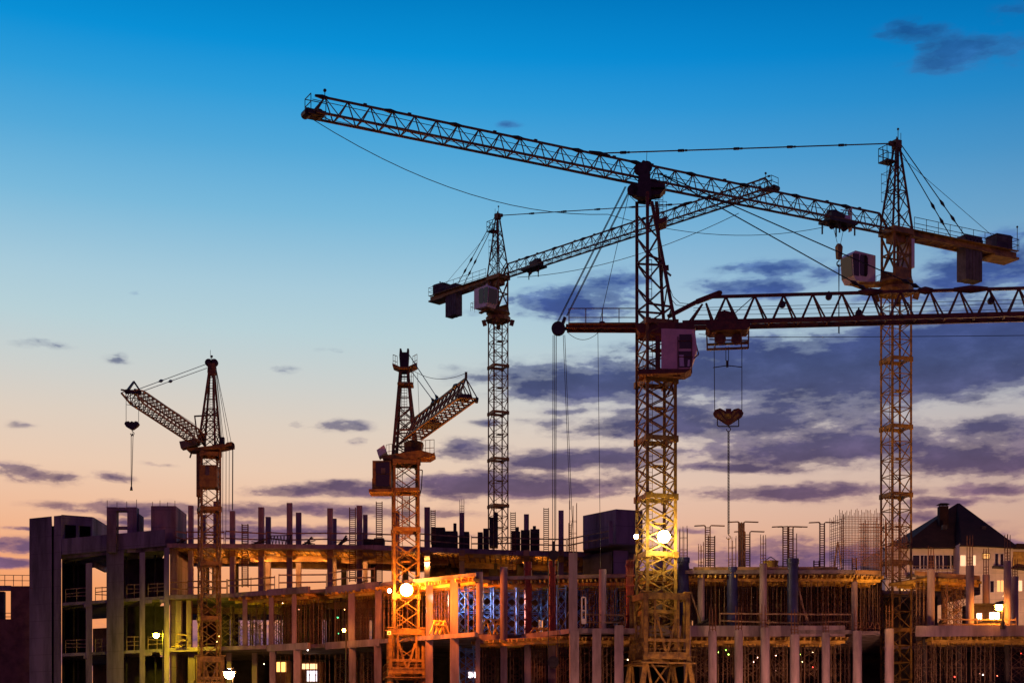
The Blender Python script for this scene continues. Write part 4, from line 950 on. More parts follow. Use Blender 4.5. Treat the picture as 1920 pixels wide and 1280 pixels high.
# columns rising through the right-hand decks
for a in ((899,111.6,13,1072,Z3,'round','column',0),(944.5,111.6,14,1063,Z3-.5,'round','column',0),(1130,109,14,1067,Z3,'round','column',0),
          (1314.5,109.3,13.5,1069,Z3,'round','column',52),(1431,108.8,14,1056,Z3,'round','column',54),(1602,109.6,12,1090,Z3,'round','column',0),
          (1745.5,109.2,14,1067,Z3,'round','column',44),(1818.5,109.2,15,1060,Z3,'round','column',58),(1849,112,13,1077,Z3,'round','column',52),(1889,109.2,14,1051,Z3,'round','column',50),(1903,111,12.5,1080,Z3,'round','column',35),
          (1771,113,12,1092,Z3,'round','column',0),(1236,112,17,1052,Z3,'square','column',22)): column(*a)
column(1074.5, 107.4, 17, 1037, Z3-.3, 'square', 'column', 98)
for a in ((1281.5,109.4,21,1045,Z3,'form','blueform',58),(1373,109.2,20,1063,Z3,'form','blueform',58),(1486.5,109,21,1047,Z3,'form','blueform',52)): column(*a, name='formed_column')
for a in ((990,112.4,14,1053,Z3,'panel','redform',0),(1035.5,109.9,12,1051,Z3,'panel','redform',0),(1181,110.3,15,1050,Z3,'panel','redform',0)): column(*a, name='formed_column')
# lower columns in front of the beam, their bars standing up before the deck
for px, w, yt, sh in ((1076.5,18,1183,'square'),(1119,18,1178,'square'),(1160.5,18,1172,'square'),(1288.5,13,1189,'round'),(1336,16,1183,'round'),(1385,16,1181,'round'),(1434.5,17,1177,'round'),(1490,18,1189,'round'),(1548.5,15.5,1186,'round'),(1607.5,17,1182,'round'),(1667.5,17,1178,'round'),(989,13,1200,'square'),(1035,16,1198,'square'),(944.5,13,1198,'square'),(896,9,1200,'square')):
    column(px, 107.4 if px > 1060 else 112.2, w, yt, 0, sh, 'column', 0 if px < 1100 else (46 if px not in (1119,1160.5) else 0))
for px in (1889, 1800, 1735, 1250, 1205): column(px, 110.5, 12, 1440-(Z3-.28-HC)*FPX/110.5, 0, 'round', 'inner')
# timber formwork carrying the right-hand deck: a row of joists on long beams
def deckform(p0, p1, z, n, dep=4.0, name='joist_row'):
    A, B = XY(*p0), XY(*p1); t = (B-A).normalized(); nr = Vector((-t.y, t.x, 0))
    M = MB()
    for k in (0.1, 1.5, 3.2): M.bar(A+nr*k+E*(z-.62), B+nr*k+E*(z-.62), .09, .2)
    M.build('formwork_beam', 'timber', bld); M = MB()
    for i in range(n+1):
        q = A+(B-A)*(i/n)+t*random.uniform(-.1,.1); M.bar(q-nr*random.uniform(.2,.7)+E*(z-.42), q+nr*dep+E*(z-.42), .09, .19)
    o = M.build(name, 'timber', bld)
    M = MB(); M.hexa([A-nr*.1+E*(z-.31), B-nr*.1+E*(z-.31), B+nr*dep+E*(z-.31), A+nr*dep+E*(z-.31), A-nr*.1+E*(z-.245), B-nr*.1+E*(z-.245), B+nr*dep+E*(z-.245), A+nr*dep+E*(z-.245)]); M.build('formwork_panel', 'ply', bld)
for a in (((616,120.4),(710,117.2),Z4,12),((716,116.6),(890,111),Z4,24),((893,113),(1190,111.4),Z4,34),((1194,111),(1300,109.4),Z4,14),((1300,109.4),(1600,109.2),Z4,36),((1604,109.8),(1651,109.8),Z4,7),((1741,110.6),(1836,112.8),Z4,12),
          ((440,124),(576,120.4),Z4,14),((893,113),(1070,108.4),Z3-.1,16),((1080,108.9),(1585,108.9),Z3-.14,52),((1748,108.6),(1960,108.4),Z3-.14,23)): deckform(*a)
# plywood upstand along the deck edge and loose boards
ebeam((1300,109), (1570,108.9), Z4+.22, Z4-.2, .06, 'ply'); ebeam((1192,110.6), (1299,109.2), Z4+.14, Z4-.2, .06, 'timber'); ebeam((893,112.7), (1190,111.1), Z4+.02, Z4-.24, .05, 'timber'); ebeam((716,116.5),(890,110.6),Z4+.03,Z4-.3,.06,'timber')
ebeam((1571,109), (1651,109.6), Z4+.05, Z4-.22, .06, 'ply'); ebeam((1715,109.8), (1836,112.5), Z4+.05, Z4-.22, .06, 'ply')
# ---------------------------------------------------------------- lamps seen lit, with added lamps for house, masts, columns and soffit
SOD = (1.0,.36,.045)
def bulb_mesh(p, r): M = MB(); M.ball(p, r, 12, 8); return M
def floodlight(root, px, py, d, r, c, s, post=None, m='ochre', face=Vector((0,-1,0))):
    p = P(px, py, d); M = MB(); bk = p-face*.12
    M.cyl(bk-face*.35, bk, r*.6, 14, r*1.12); 
    if post is not None: M.bar(bk, post, .09); M.bar(bk+Vector((-r*1.2,0,0)), bk+Vector((r*1.2,0,0)), .06)
    o = M.build('floodlight', m, root)
    M = MB(); M.cyl(bk, p, r, 18); M.cyl(p, p+face*.06, r, 18, r*.7); M.build('lamp_lens', glow('lens glow', c, s), o)
    return o
floodlight(rE, 762, 1105, 113.6, .42, SOD, 900, P(755, 1118, 114.4)); lamp('floodlight_glow', P(806, 1122, 110.4), (1,.21,.018), 2900, .3, rE); lamp('floodlight_glow', P(712, 1116, 112.4), (1,.22,.03), 750, .3, rE); floodlight(rE, 730, 1107, 113.7, .12, (1,.6,.3), 300, P(738, 1110, 114.3))
floodlight(rA, 1245, 1005, 106.7, .40, (1,.66,.28), 260, P(1245, 1018, 107.3)); lamp('floodlight_glow', P(1246, 1008, 106.1), (1,.74,.22), 900, .3, rA); floodlight(rA, 1193, 1005, 107, .14, (1,.85,.6), 200, P(1196, 1012, 107.6))
q = P(735, 1104, 112.6); lamp('floodlight_beam', q, (1,.88,.80), 30000, .12, rE, 24, P(935, 1140, 113.2), .5)
def street_lamp(px, py, d, r, c, s, label, armpx, zb=0, twin=None, group='lit lamps on poles'):
    p = P(px, py, d); b = XY(armpx, d); t_ = thing('street_lamp', label, 'street lamp', (b.x, b.y, zb), group)
    zt = p.z+.12; M = MB(); M.cyl(b+E*zb, b+E*(zt+.3), .09, 10, .06); M.cyl(b+E*zb, b+E*(zb+.5), .16, 10); M.build('pole', 'dark', t_)
    M = MB(); M.bar(b+E*(zt+.25), Vector((p.x,p.y,zt+.22)), .07); M.hexa([Vector((p.x+a*r*1.3,p.y+e_*r*1.3,zt)) for a, e_ in ((-1,-1),(1,-1),(1,1),(-1,1))]+[Vector((p.x+a*r*.8,p.y+e_*r*.8,zt+.2)) for a, e_ in ((-1,-1),(1,-1),(1,1),(-1,1))]); M.build('lamp_head', 'dark', t_)
    bulb_mesh(p, r).build('bulb', glow('bulb glow', c, s), t_); return t_
street_lamp(293, 1190, 121.3, .22, (.95,.80,.015), 1000, 'greenish yellow street lamp glowing before the left end of the building', 306)
street_lamp(430, 1262, 112, .36, (1,.50,.16), 380, 'bright white street lamp low at the foot of the leftmost crane', 437)
street_lamp(1873, 1137, 107.6, .24, (1,.33,.03), 640, 'orange lamp beside the round columns at the far right', 1880, Z3)
street_lamp(1889, 1118, 150, .25, (1,.5,.2), 7000, 'added street lamp in the yard before the house, hidden behind a round column', 1891)  # hidden lamp added to brighten the house walls
street_lamp(645, 1181, 117.5, .12, SOD, 140, 'tiny orange lamp between the props left of the lit facade', 649)
for i, px in enumerate((1180, 1470, 1690)):  # unseen lamps added below the frame to light masts and columns
    street_lamp(px, 1385, 97, .2, (1,.46,.26), (2300,2300,5200)[i], 'added unseen lamp on a low pole before the building, below the %s' % ('front crane','second blue column form','tall yellow mast')[i], px+6)
q = P(1694, 1383, 96.4); lamp('added_mast_spot', q, (1,.50,.13), 17000, .15, None, 32, XY(1690,119)+E*27, .8)  # unseen spot added to brighten the tall yellow mast
# little work lights seen deep between the props
WL = [(1347,1222,(.5,1,.1)),(1361,1218,(.4,1,.1)),(1366,1226,(.5,1,.1)),(1501,1226,(.45,1,.1)),(1413,1240,(1,.6,.5)),(1420,1232,(1,.6,.4)),(1455,1228,(1,.5,.3)),(1454,1256,(1,.5,.3)),(1504,1240,(1,.8,.3)),(1524,1222,(1,.7,.3)),(1524,1250,(1,.05,.03)),
      (1790,1268,(1,.05,.03)),(1812,1270,(1,.4,.2)),(1838,1262,(1,.5,.35)),(1843,1264,(1,.7,.6)),(1870,1266,(1,.1,.05)),(1914,1224,(1,.05,.03)),(1177,1236,(1,.8,.5)),(1181,1222,(1,.6,.3)),(1239,1140,(1,.6,.3)),(1240,1133,(1,.5,.2)),(1370,1128,(1,.7,.4)),(1379,1150,(1,.6,.2)),(1412,1120,(1,.8,.6)),(1489,1118,(1,.5,.2)),(1493,1145,(1,.8,.5)),
      (633,1157,(.1,1,.3)),(634,1187,(.1,1,.3)),(411,1192,(1,.5,.1)),(407,1202,(1,.6,.2)),(646,1142,(1,.4,.1)),(495,1244,(1,.7,.4)),(1196,1142,(1,.9,.6)),(1285,1128,(1,.8,.5)),(1780,1130,(1,.4,.1)),(577,1218,(1,.8,.7)),(530,1130,(1,.4,.2)),(560,1142,(1,.4,.2)),(1152,1195,(1,.7,.4)),(1136,1196,(1,.6,.4))]
cn = {0:'red', 1:'orange', 2:'green', 3:'white'}
for i, (px, py, c) in enumerate(WL):
    kc = 2 if c[1] == 1 else (0 if c[1] < .2 else (1 if c[2] < .35 else 3)); d = 119+((i*7) % 5)
    fl = Z3-.3 if py > 1195 else Z4-.3
    p = P(px, py, d); t_ = thing('work_light', '%s pinpoint of light deep between the props %s' % (cn[kc], 'below the lower deck' if py > 1195 else 'of the upper storey'), 'work light', (p.x,p.y,p.z), 'small work lights inside the building')
    M = MB(); M.ball(p, .028+.012*(i % 3), 8, 6); M.build('bulb', glow('small glow', c, 9 if i % 3 else 22), t_)
    M = MB(); M.cyl(p+E*.05, p+E*.14, .045, 8); M.bar(p+E*.12, Vector((p.x,p.y,fl)), .02); M.build('cable', 'dark', t_)
for i, (px, py, d) in enumerate(((436.5,1054,129),(543.5,1052,129),(490.5,1052,129),(619,1052,129),(674,1050,129),(801,1056,129),(987,1058,131))):  # lamps added out of sight to light the planks under the top floor
    p = P(px, py, d); t_ = thing('work_light', 'added warm lamp under the top floor hidden behind %s' % ['the pillar right of the leftmost mast','the tallest middle pillar','the left pillar of the close pair','the twin pillars','the pillar beside the see-through cage','the pillar right of the floodlit mast','the pillar before the dark square stack'][i], 'work light', (p.x,p.y,p.z), 'added warm lamps under the top floor')
    M = MB(); M.ball(p, .07, 10, 6); M.build('bulb', glow('added soffit glow', (1,.42,.08), 1300), t_)
    M = MB(); M.cyl(p+E*.07, p+E*.2, .06, 8, .03); M.bar(p+E*.18, Vector((p.x,p.y,Z5-.3)), .02); M.build('cable', 'dark', t_)
# ---------------------------------------------------------------- shoring props, bay by bay
def near_d(px):
    for (p0,d0),(p1,d1) in zip(edge, edge[1:]):
        if p0 <= px <= p1 and p1 > p0: return d0+(d1-d0)*(px-p0)/(p1-p0)
    return 109
propmesh = {}
def prop_at(px, d, zb, zt, label, group, m='prop'):
    h = round(zt-zb, 2); key = (h, m)
    if key not in propmesh:
        M = MB(); M.cyl((0,0,0), (0,0,h*.55), .036, 8); M.cyl((0,0,h*.5), (0,0,h), .026, 8); M.cyl((0,0,h*.53), (0,0,h*.57), .055, 8)
        M.box((0,0,.01), (.16,.16,.02)); M.box((0,0,h-.01), (.2,.16,.02)); o = M.build('shoring_prop', m, None); propmesh[key] = o.data; 
    else: o = bpy.data.objects.new('shoring_prop', propmesh[key]); col.objects.link(o)
    p = XY(px, d); o.location = (p.x, p.y, zb); o.rotation_euler = (random.uniform(-.012,.012), random.uniform(-.012,.012), random.uniform(0,3)); return tagm(o, label, 'shoring prop', group)
bays = [ # px0, px1, n per row, rows, level, phrase
 (450,503,4,2,4,'left of the jib crane foot, third pier bay'),(456,500,4,2,4,'deep behind the first slim piers'),(516,546,5,2,4,'behind the second slim pier'),(628,655,6,1,4,'deep behind the small orange lamp'),(735,800,5,1,4,'deep behind the floodlit crane'),(905,1060,8,1,4,'deep behind the blue shoring towers'),(560,575,3,2,4,'in the narrow bay at the step of the facade'),(582,652,10,2,4,'left of the tiny orange lamp column'),(668,702,8,2,4,'in the orange lit bay beside the leaning boards'),(718,796,9,2,4,'behind the floodlit crane mast'),(813,843,6,2,4,'in the bright orange bay right of the floodlight'),
 (862,892,4,1,4,'beside the white lit column'),(1088,1122,5,2,4,'right of the tall square column'),(1140,1172,5,2,4,'beside the red column formwork on the upper deck'),(1294,1306,2,2,4,'beside the blue column form nearest the crane'),(1324,1362,5,2,4,'between white column and blue column form'),(1385,1422,5,2,4,'left of the middle round column'),(1441,1474,5,2,4,'right of the middle round column'),(1500,1592,9,2,4,'under the rebar mesh wall'),(1612,1650,5,2,4,'left of the tall yellow mast'),(1718,1736,3,2,4,'right of the tall yellow mast'),
 (518,546,4,1,3,'on the lower storey by the lit window'),(572,652,9,1,3,'on the lower storey under the stepped beam'),(670,700,5,1,3,'on the lower storey right of the orange pier'),(905,936,6,1,3,'below the white beam'),(952,982,6,1,3,'below the dark beam'),(998,1025,6,1,3,'on the lower storey left of the hanging pulley'),(1046,1064,4,1,3,'on the lower storey beside the square column'),(1090,1108,3,1,3,'between the first two square lower columns'),(1131,1150,3,1,3,'between the second pair of square lower columns'),
 (1297,1326,4,1,3,'in the first lower bay right of the front crane'),(1346,1375,4,1,3,'in the second lower bay right of the front crane'),(1395,1424,4,1,3,'in the third lower bay right of the front crane'),(1445,1480,5,1,3,'in the fourth lower bay right of the front crane'),(1501,1539,5,1,3,'in the fifth lower bay right of the front crane'),(1558,1597,5,1,3,'in the sixth lower bay right of the front crane'),(1720,1768,6,1,3,'on the lower storey right of the tall mast'),(1776,1870,11,1,3,'on the lower storey at the far right')]
for (p0, p1, n, rows, lv, ph) in bays:
    zt = (Z4 if lv == 4 else Z3)-.72; zb = Z3 if lv == 4 else Z2; d0 = near_d((p0+p1)/2)+1.3
    for r in range(rows):
        for i in range(n): prop_at(p0+(p1-p0)*(i+.5*(r % 2))/max(1, n-.5)+random.uniform(-1.2,1.2), d0+r*2.4+random.uniform(-.3,.3), zb, zt, 'thin upright steel prop '+ph, 'steel props holding up the formwork')
# ---------------------------------------------------------------- braced scaffold towers
def scaffold(px, d, w, zb, zt, m, label, group, dep=1.2, braces=4, rz=0.0):
    p = XY(px, d); t_ = thing('scaffold_tower', label, 'scaffold tower', (p.x,p.y,zb), group)
    C = [p+Vector((a*w/2*math.cos(rz)-b*dep/2*math.sin(rz), a*w/2*math.sin(rz)+b*dep/2*math.cos(rz), 0)) for a, b in ((-1,-1),(1,-1),(1,1),(-1,1))]
    for c in C: M = MB(); M.cyl(c+E*zb, c+E*zt, .03, 8); M.box(c+E*(zb+.02), (.2,.2,.04)); M.bar(c+E*(zt-.02)-Vector((.12,0,0)), c+E*(zt-.02)+Vector((.12,0,0)), .05); M.build('standard', m, t_)
    M = MB(); h = (zt-zb-.4)/braces
    for i in range(4):
        A, B = C[i], C[(i+1) % 4]
        for k in range(braces):
            z0 = zb+.2+h*k; z1 = z0+h; M.bar(A+E*z0, B+E*z1, .032); M.bar(B+E*z0, A+E*z1, .032)
            if k % 2 == 0: M.bar(A+E*z0, B+E*z0, .04)
        M.bar(A+E*(zt-.2), B+E*(zt-.2), .04)
    M.build('cross_brace', m, t_); return t_
for i, (px, d, w) in enumerate(((869,112.8,.55),(884,113.6,.7),(913,113.4,.75),(932,113.9,.7),(960,114,.7),(978,113.6,.6),(1003,114.2,.7),(1018,114.6,.55),(1052,112.5,.5))):
    scaffold(px, d, w*1.25, Z3, Z4-.7, 'blue', 'blue cross braced tower %s' % ['touching the orange lit column','left of the first white lit column','right of the first white lit column','left of the second slim white column','right of the second slim white column','left of the first red column form','right of the first red column form','between the two red column forms','left of the tall square column'][i], 'blue shoring towers')
for i, (px, d) in enumerate(((1092,114),(1108,114.5),(1146,114),(1163,115))): scaffold(px, d, .8, Z3, Z4-.7, 'blue', 'dim blue shoring tower in the shade %s' % ('left of the short white column' if px < 1130 else 'left of the red form by the front crane'), 'blue shoring towers')
for i, (px, d, lv) in enumerate(((425,126,4),(447,127,4),(472,126,4),(484,129,4),(522,126,4),(536,128,4),(566,126,4),(1784,112,4),(1797,113.5,4),(1728,112,4),(1318,111,3),(1408,111,3),(1460,111,3),(1518,112,3),(1574,111,3),(1733,110.5,3),(1790,110.5,3),(1840,110.5,3),(1905,110.5,3),(875,114,3),(886,116,3),(1057,110,3),(1100,112,3),(1142,112,3))):
    scaffold(px, d, 1.0, Z3 if lv == 4 else Z2, (Z4 if lv == 4 else Z3)-.7, 'blue' if px in (875,886) else 'prop', 'rusty lattice shoring tower standing %s' % {425:'just right of the leftmost crane',447:'left of the first slim pier',472:'right of the first slim pier',484:'deep behind the first slim pier',522:'right of the second slim pier',536:'deep behind the second slim pier',566:'left of the facade step',1784:'before the white house wall',1797:'at the end of the upper right deck',1728:'on the upper deck right of the yellow mast',
      1318:'in the first bay below the pink beam',1408:'in the third bay below the pink beam',1460:'in the fourth bay below the pink beam',1518:'in the fifth bay below the pink beam',1574:'in the sixth bay below the pink beam',1733:'below the right deck beside the yellow mast',1790:'below the middle of the right deck',1840:'below the right deck under the lit windows',1905:'at the lower right corner',875:'below the bright orange bay',886:'deep under the bright orange bay',1057:'below the tall square column',1100:'between the square lower columns',1142:'left of the crane base frame'}[px], 'lattice shoring towers')
for px, d, lv, ph in ((1301,112.5,4,'behind the white column beside the front crane'),(1347,113,4,'right of the first blue column form'),(1357,115,4,'deep left of the second blue column form'),(1398,113,4,'right of the second blue column form'),(1415,115,4,'deep left of the middle round column'),(1452,113,4,'right of the middle round column'),(1466,115,4,'deep left of the third blue form'),
   (1508,113,4,'right of the third blue form'),(1532,114.5,4,'under the tall ladder-like cage'),(1558,113,4,'under the left end of the mesh wall'),(1586,115,4,'under the middle of the mesh wall'),(1622,114,4,'under the right end of the mesh wall'),(1640,115.5,4,'just left of the tall yellow mast'),(597,124,4,'in the bay left of the tiny orange lamp'),(676,121.5,4,'left of the pier beside the floodlight'),(826,116,4,'deep in the bright orange bay'),
   (640,124,3,'on the lower storey left of the orange pier'),(690,121,3,'on the lower storey right of the orange pier'),(918,115,3,'below the white beam'),(968,115,3,'below the short dark beam'),(1012,113,3,'below the red column forms'),(1310,114,3,'deep in the first bay below the pink beam'),(1360,112.5,3,'in the second bay below the pink beam'),(1760,113,3,'deep under the right deck near the mast'),(1868,113,3,'deep under the right deck below the orange lamp')):
    scaffold(px, d, .9, Z3 if lv == 4 else Z2, (Z4 if lv == 4 else Z3)-.7, 'prop', 'dim lattice shoring tower '+ph, 'lattice shoring towers', braces=5)
# ---------------------------------------------------------------- loose reinforcement cages standing on the upper deck
def rcage(px, d, wpx, y0, y1, kind, label, m='rebar'):
    p = XY(px, d); w = wpx*d/FPX; zb, zt = zy(y1, d), zy(y0, d); t_ = thing('rebar_cage', label, 'rebar cage', (p.x,p.y,zb), 'rebar cages on the upper deck')
    M = MB(); r = w/2
    n = 3 if kind == 'dense' else 2
    pts = [Vector((-r+2*r*i/(n-1), -r*.6, 0)) for i in range(n)]+[Vector((r-2*r*i/(n-1), r*.6, 0)) for i in range(n)]
    for q in pts: M.bar(p+q+E*zb, p+q+E*zt, .05 if kind != 'dense' else .09)
    if kind in ('T', 'dense'):
        for s in (-1, 1):
            L_ = .75+.25*(s > 0); 
            for b in (-.6, .6): M.path([p+Vector((s*r, b*r, 0))+E*zt, p+Vector((s*(r+.08), b*r, .05))+E*zt, p+Vector((s*(r+L_), b*r, .02))+E*zt], .03)
    M.build('main_bars', m, t_); M = MB(); z = zb+.1; st = .16 if kind != 'dense' else .07
    while z < zt-.05:
        for a, b in zip(pts, pts[1:]+pts[:1]): M.bar(p+a+E*z, p+b+E*z, .03)
        z += st
    M.build('stirrups', m, t_)
for a in ((1327,110,9,986,1070,'T','open T-topped cage behind the first short cage right of the crane'),(1334,111.5,12,1004,1070,'ladder','low ladder cage just right of the first T-topped one'),(1390,109.6,9,979,1070,'dense','black solid looking cage with a flat T top, beside the chain'),(1401.5,110.5,9,997,1070,'T','slim T-topped cage right behind the black one'),
          (1472.5,110,9,988,1072,'T','T-topped cage left of the second blue column form'),(1483,111,8,988,1060,'T','T-topped cage right behind the second blue column form'),(1541.5,110,8.5,980,1072,'T','tall ladder-like T cage left of the rebar mesh wall'),(1463,109.6,10,1058,1072,'ladder','stubby cage at the foot of the blue form'),(1531,109.6,10,1050,1073,'ladder','stubby dark cage left of the mesh wall'),(1551,109.6,10,1066,1074,'ladder','lowest stub of a cage before the mesh wall'),
          (711,127,11,940,1100,'ladder','see-through rusty cage left of the floodlit crane mast'),(459.5,127,11,982,1100,'ladder','see-through cage right of the leftmost crane mast'),(661,127,11,951,1090,'ladder','cage left of the twin pillars on the top deck'),(812,128,8,956,1020,'ladder','thin bars beside the pillar right of the floodlit mast'),(761,128,14,930,1010,'ladder','cage seen through the floodlit crane mast'),
          (962,128,9,960,1035,'ladder','thin cage right of the farthest crane mast'),(1024,128,9,952,1035,'ladder','thin cage left of the round pillar near the grey lift house'),(1069,118,5,980,1040,'ladder','short light cage left of the tall square column bars'),(1602,109.5,7,1045,1090,'ladder','dark bar bundle standing before the mesh wall'),(958,120,7,1035,1075,'ladder','bars below the top floor right of the farthest mast')): rcage(*a)
# reinforcement mesh wall on the deck
p0, p1 = XY(1556,109.5), XY(1652,113); mw = thing('rebar_mesh_wall', 'wide see-through grid of wall reinforcement on the upper deck left of the yellow mast', 'rebar mesh', ((p0.x+p1.x)/2, 111, Z4))
for (a, b, nv, nh, h0, h1, nm) in ((XY(1556,112),XY(1585,110),9,22,4.0,4.15,'mesh_panel'),(XY(1574,109.6),XY(1654,109.7),30,24,4.1,4.4,'mesh_panel'),(XY(1610,113),XY(1700,113),30,20,3.9,4.2,'mesh_panel'),(XY(1660,110.8),XY(1662,114),10,22,3.9,4.1,'mesh_panel')):
    M = MB()
    for i in range(nv): q = a+(b-a)*i/(nv-1); M.bar(q+E*(Z4+.02), q+E*(Z4+(h0+(h1-h0)*random.random())*random.choice((1,1,.97,.93))), .032)
    for k in range(nh): z = Z4+.12+3.6*k/(nh-1)+random.uniform(-.03,.03); M.bar(a+E*z, a+(b-a)*random.uniform(.9,1.02)+E*(z+random.uniform(-.04,.04)), .026)
    M.build(nm, 'rebar', mw)
M = MB(); M.bar(XY(1563,108.9)+E*(Z4+.02), XY(1571,109.3)+E*(Z4+2.0), .1); M.bar(XY(1578,108.9)+E*(Z4+.02), XY(1571,109.3)+E*(Z4+2.0), .07); M.build('leaning_board', 'ply', mw)
# ---------------------------------------------------------------- guard rails
def rail(label, pts, z, h=1.05, posts=None, lean=0, m='rail'):
    Q = [XY(*p)+E*z for p in pts]; c = (Q[0]+Q[-1])/2; t_ = thing('guard_rail', label, 'guard rail', (c.x,c.y,z), 'site guard rails')
    for j, (a, b) in enumerate(zip(Q, Q[1:])):
        k = posts or max(1, int((b-a).length/2.2))
        for i in range(1 if j else 0, k+1): q = a+(b-a)*i/k; M = MB(); M.bar(q, q+E*(h+.1), .05); M.build('post', m, t_)
        for zz in (h, h*.52):
            w = random.uniform(-.06,.10); M = MB(); M.bar(a+E*(zz+w), b+E*(zz-w+random.uniform(-.05,.05)), .05, .10); M.build('board', m, t_)
rail('rail along the top deck from the left block to the leftmost crane', [(330,125.9),(350,125.9),(420,126.1)], Z5)
rail('rail along the top deck between the leftmost crane and the twin posts', [(423,126.1),(500,126.3),(545,126.4)], Z5)
rail('rail along the top deck across the middle pillars', [(548,126.4),(620,126.6),(680,126.9)], Z5); rail('rail on the top deck left of the floodlit mast', [(683,126.9),(740,127.2)], Z5); rail('rail on the top deck right of the floodlit mast', [(788,127.5),(880,128.4)], Z5)
rail('rail on the top deck before the dark formwork stacks', [(884,128.6),(960,129.2),(1062,130)], Z5); rail('rail before the grey lift house', [(1064,130),(1145,124.8)], Z5)
rail('rail before the second gap of the left block', [(320,125.3),(352,124.9)], Z4); rail('rail on the upper storey behind the leftmost mast', [(352,124.8),(425,123.8)], Z4)
rail('rail on the upper storey left of the stepped beam', [(427,123.8),(515,121.6)], Z4); rail('tilted rail above the pale stepped beam', [(523,121.3),(612,121.1)], Z4, 1.15); rail('long sloping rail above the second pale beam', [(614,120.6),(652,119.3),(702,118)], Z4, 1.25)
rail('rail on the lower deck beside the yellow street lamp', [(330,125),(352,124.6)], Z3); rail('rail on the lower deck right of the front crane base', [(1350,108.6),(1500,108.6)], Z3, 1.1); rail('rail on the lower deck below the mesh wall', [(1500,108.7),(1596,108.7)], Z3, 1.1)
rail('rail on the lower deck left of the front crane', [(1088,108.8),(1172,108.8)], Z3, 1.1); rail('rail on the lower deck at the far right', [(1760,108.4),(1905,108)], Z3, .7)
for z, nm in ((Z4,'upper'),(Z3,'lower')):
    for p0_, p1_, ph in ((118,160,'first bay of the left block'),(174,199,'see-through gap of the left block'),(233,261,'bay right of the wide pier'),(273,307,'corner bay of the left block')):
        a, b = LP(p0_)+Nin*.3, LP(p1_)+Nin*.3; c = (a+b)/2; t_ = thing('guard_rail', 'thin rails across the %s, %s storey' % (ph, nm), 'guard rail', (c.x,c.y,z), 'site guard rails')
        for k in (0,.5,1): M = MB(); M.bar(a+(b-a)*k+E*z, a+(b-a)*k+E*(z+1.1), .05); M.build('post', 'rail', t_)
        for zz in (.45, .75, 1.05): M = MB(); M.bar(a+E*(z+zz+random.uniform(-.08,.08)), b+E*(z+zz+random.uniform(-.08,.08)), .04, .07); M.build('board', 'rail', t_)
# ---------------------------------------------------------------- things stacked on the top deck
def stack(label, px0, px1, d, ytop, posts, name='formwork_stack', cat='formwork stack', z=None):
    z = Z5+.01 if z is None else z; a, b = XY(px0,d), XY(px1,d); t_ = thing(name, label, cat, ((a.x+b.x)/2, d, z), 'dark formwork stacks on the top deck'); zt = zy(ytop, d)
    n = max(2, int((b.x-a.x)/.7)); w = (b.x-a.x)/n
    for i in range(n):
        M = MB(); x = a.x+w*i; h = zt+random.choice((0,-.12,.08,-.3,0)); M.prism([(x+.02,d),(x+w-.02,d),(x+w-.02,d+1.3),(x+.02,d+1.3)], z, h)
        for k in range(3): zz = z+(h-z)*(.2+.3*k); M.bar(Vector((x+.02,d-.05,zz)), Vector((x+w-.02,d-.05,zz)), .08)
        M.build('formwork_panel', 'inner', t_)
    for (px, y) in posts: p = XY(px, d+.5); M = MB(); M.cyl(p+E*z, p+E*zy(y,d), .14, 10); M.build('post', 'inner', t_)
stack('dark stack of shutter panels left of the farthest mast', 811, 858, 129.5, 988, [(812,986),(853,979)])
stack('low dark panels between the stack and the farthest mast', 860, 880, 129.5, 996, []); stack('dark square stack just left of the farthest mast', 895, 916, 129.5, 990, [])
stack('dark square stack under the round pillar right of the farthest mast', 958, 1012, 130, 993, [(970,986),(1002,984)]); stack('thin dark formwork panels on the top deck before the floodlit mast', 681, 720, 126.8, 1010, [])
stack('small dark upright wall before the grey lift house', 917, 934, 126.5, 962, [])
def timber_pile(label, px0, px1, d, z, n, cat='timber pile', m='rail', tilt=.25):
    a, b = XY(px0,d), XY(px1,d); t_ = thing('timber_pile', label, cat, ((a.x+b.x)/2, d, z), 'loose timber on the decks')
    for i in range(n):
        M = MB(); k = random.random()*.4; p = a+(b-a)*k+Vector((0,random.uniform(-.6,.6),random.uniform(.04,.32))); q = a+(b-a)*random.uniform(.6,1)+Vector((0,random.uniform(-.6,.6),random.uniform(.04,.32+tilt))); M.bar(p+E*z, q+E*z, .12, .06); M.build('board', m, t_)
timber_pile('loose boards on the top deck left of the tallest middle pillar', 466, 500, 126.2, Z5, 9, m='inner'); timber_pile('boards lying on the top deck beside the leftmost mast', 330, 352, 126, Z5, 7, m='inner'); timber_pile('scrap heap on the top deck left of the twin pillars', 566, 590, 126.5, Z5, 8, m='inner', tilt=.5)
timber_pile('loose boards on the top deck before the twin pillars', 628, 652, 126.8, Z5, 8, m='inner', tilt=.7); timber_pile('tangle of boards on the lower deck right of the crane base', 1292, 1330, 108.9, Z3, 14, m='inner', tilt=.5); timber_pile('boards lying on the upper storey edge of the sloping rail', 655, 700, 119, Z4, 8)
timber_pile('scrap on the lower deck beside the yellow lamp', 322, 345, 124.2, Z3, 8, tilt=.4); timber_pile('dark heap of boards at the foot of a column right of the yellow mast', 1742, 1775, 109, Z3, 16, m='inner', tilt=.6); timber_pile('board pile at the far right of the lower deck', 1800, 1868, 108.8, Z3, 16, m='inner', tilt=.2); timber_pile('sacks and boards on the lower deck left of the front crane', 1090, 1170, 109.6, Z3, 18, m='inner', tilt=.6)
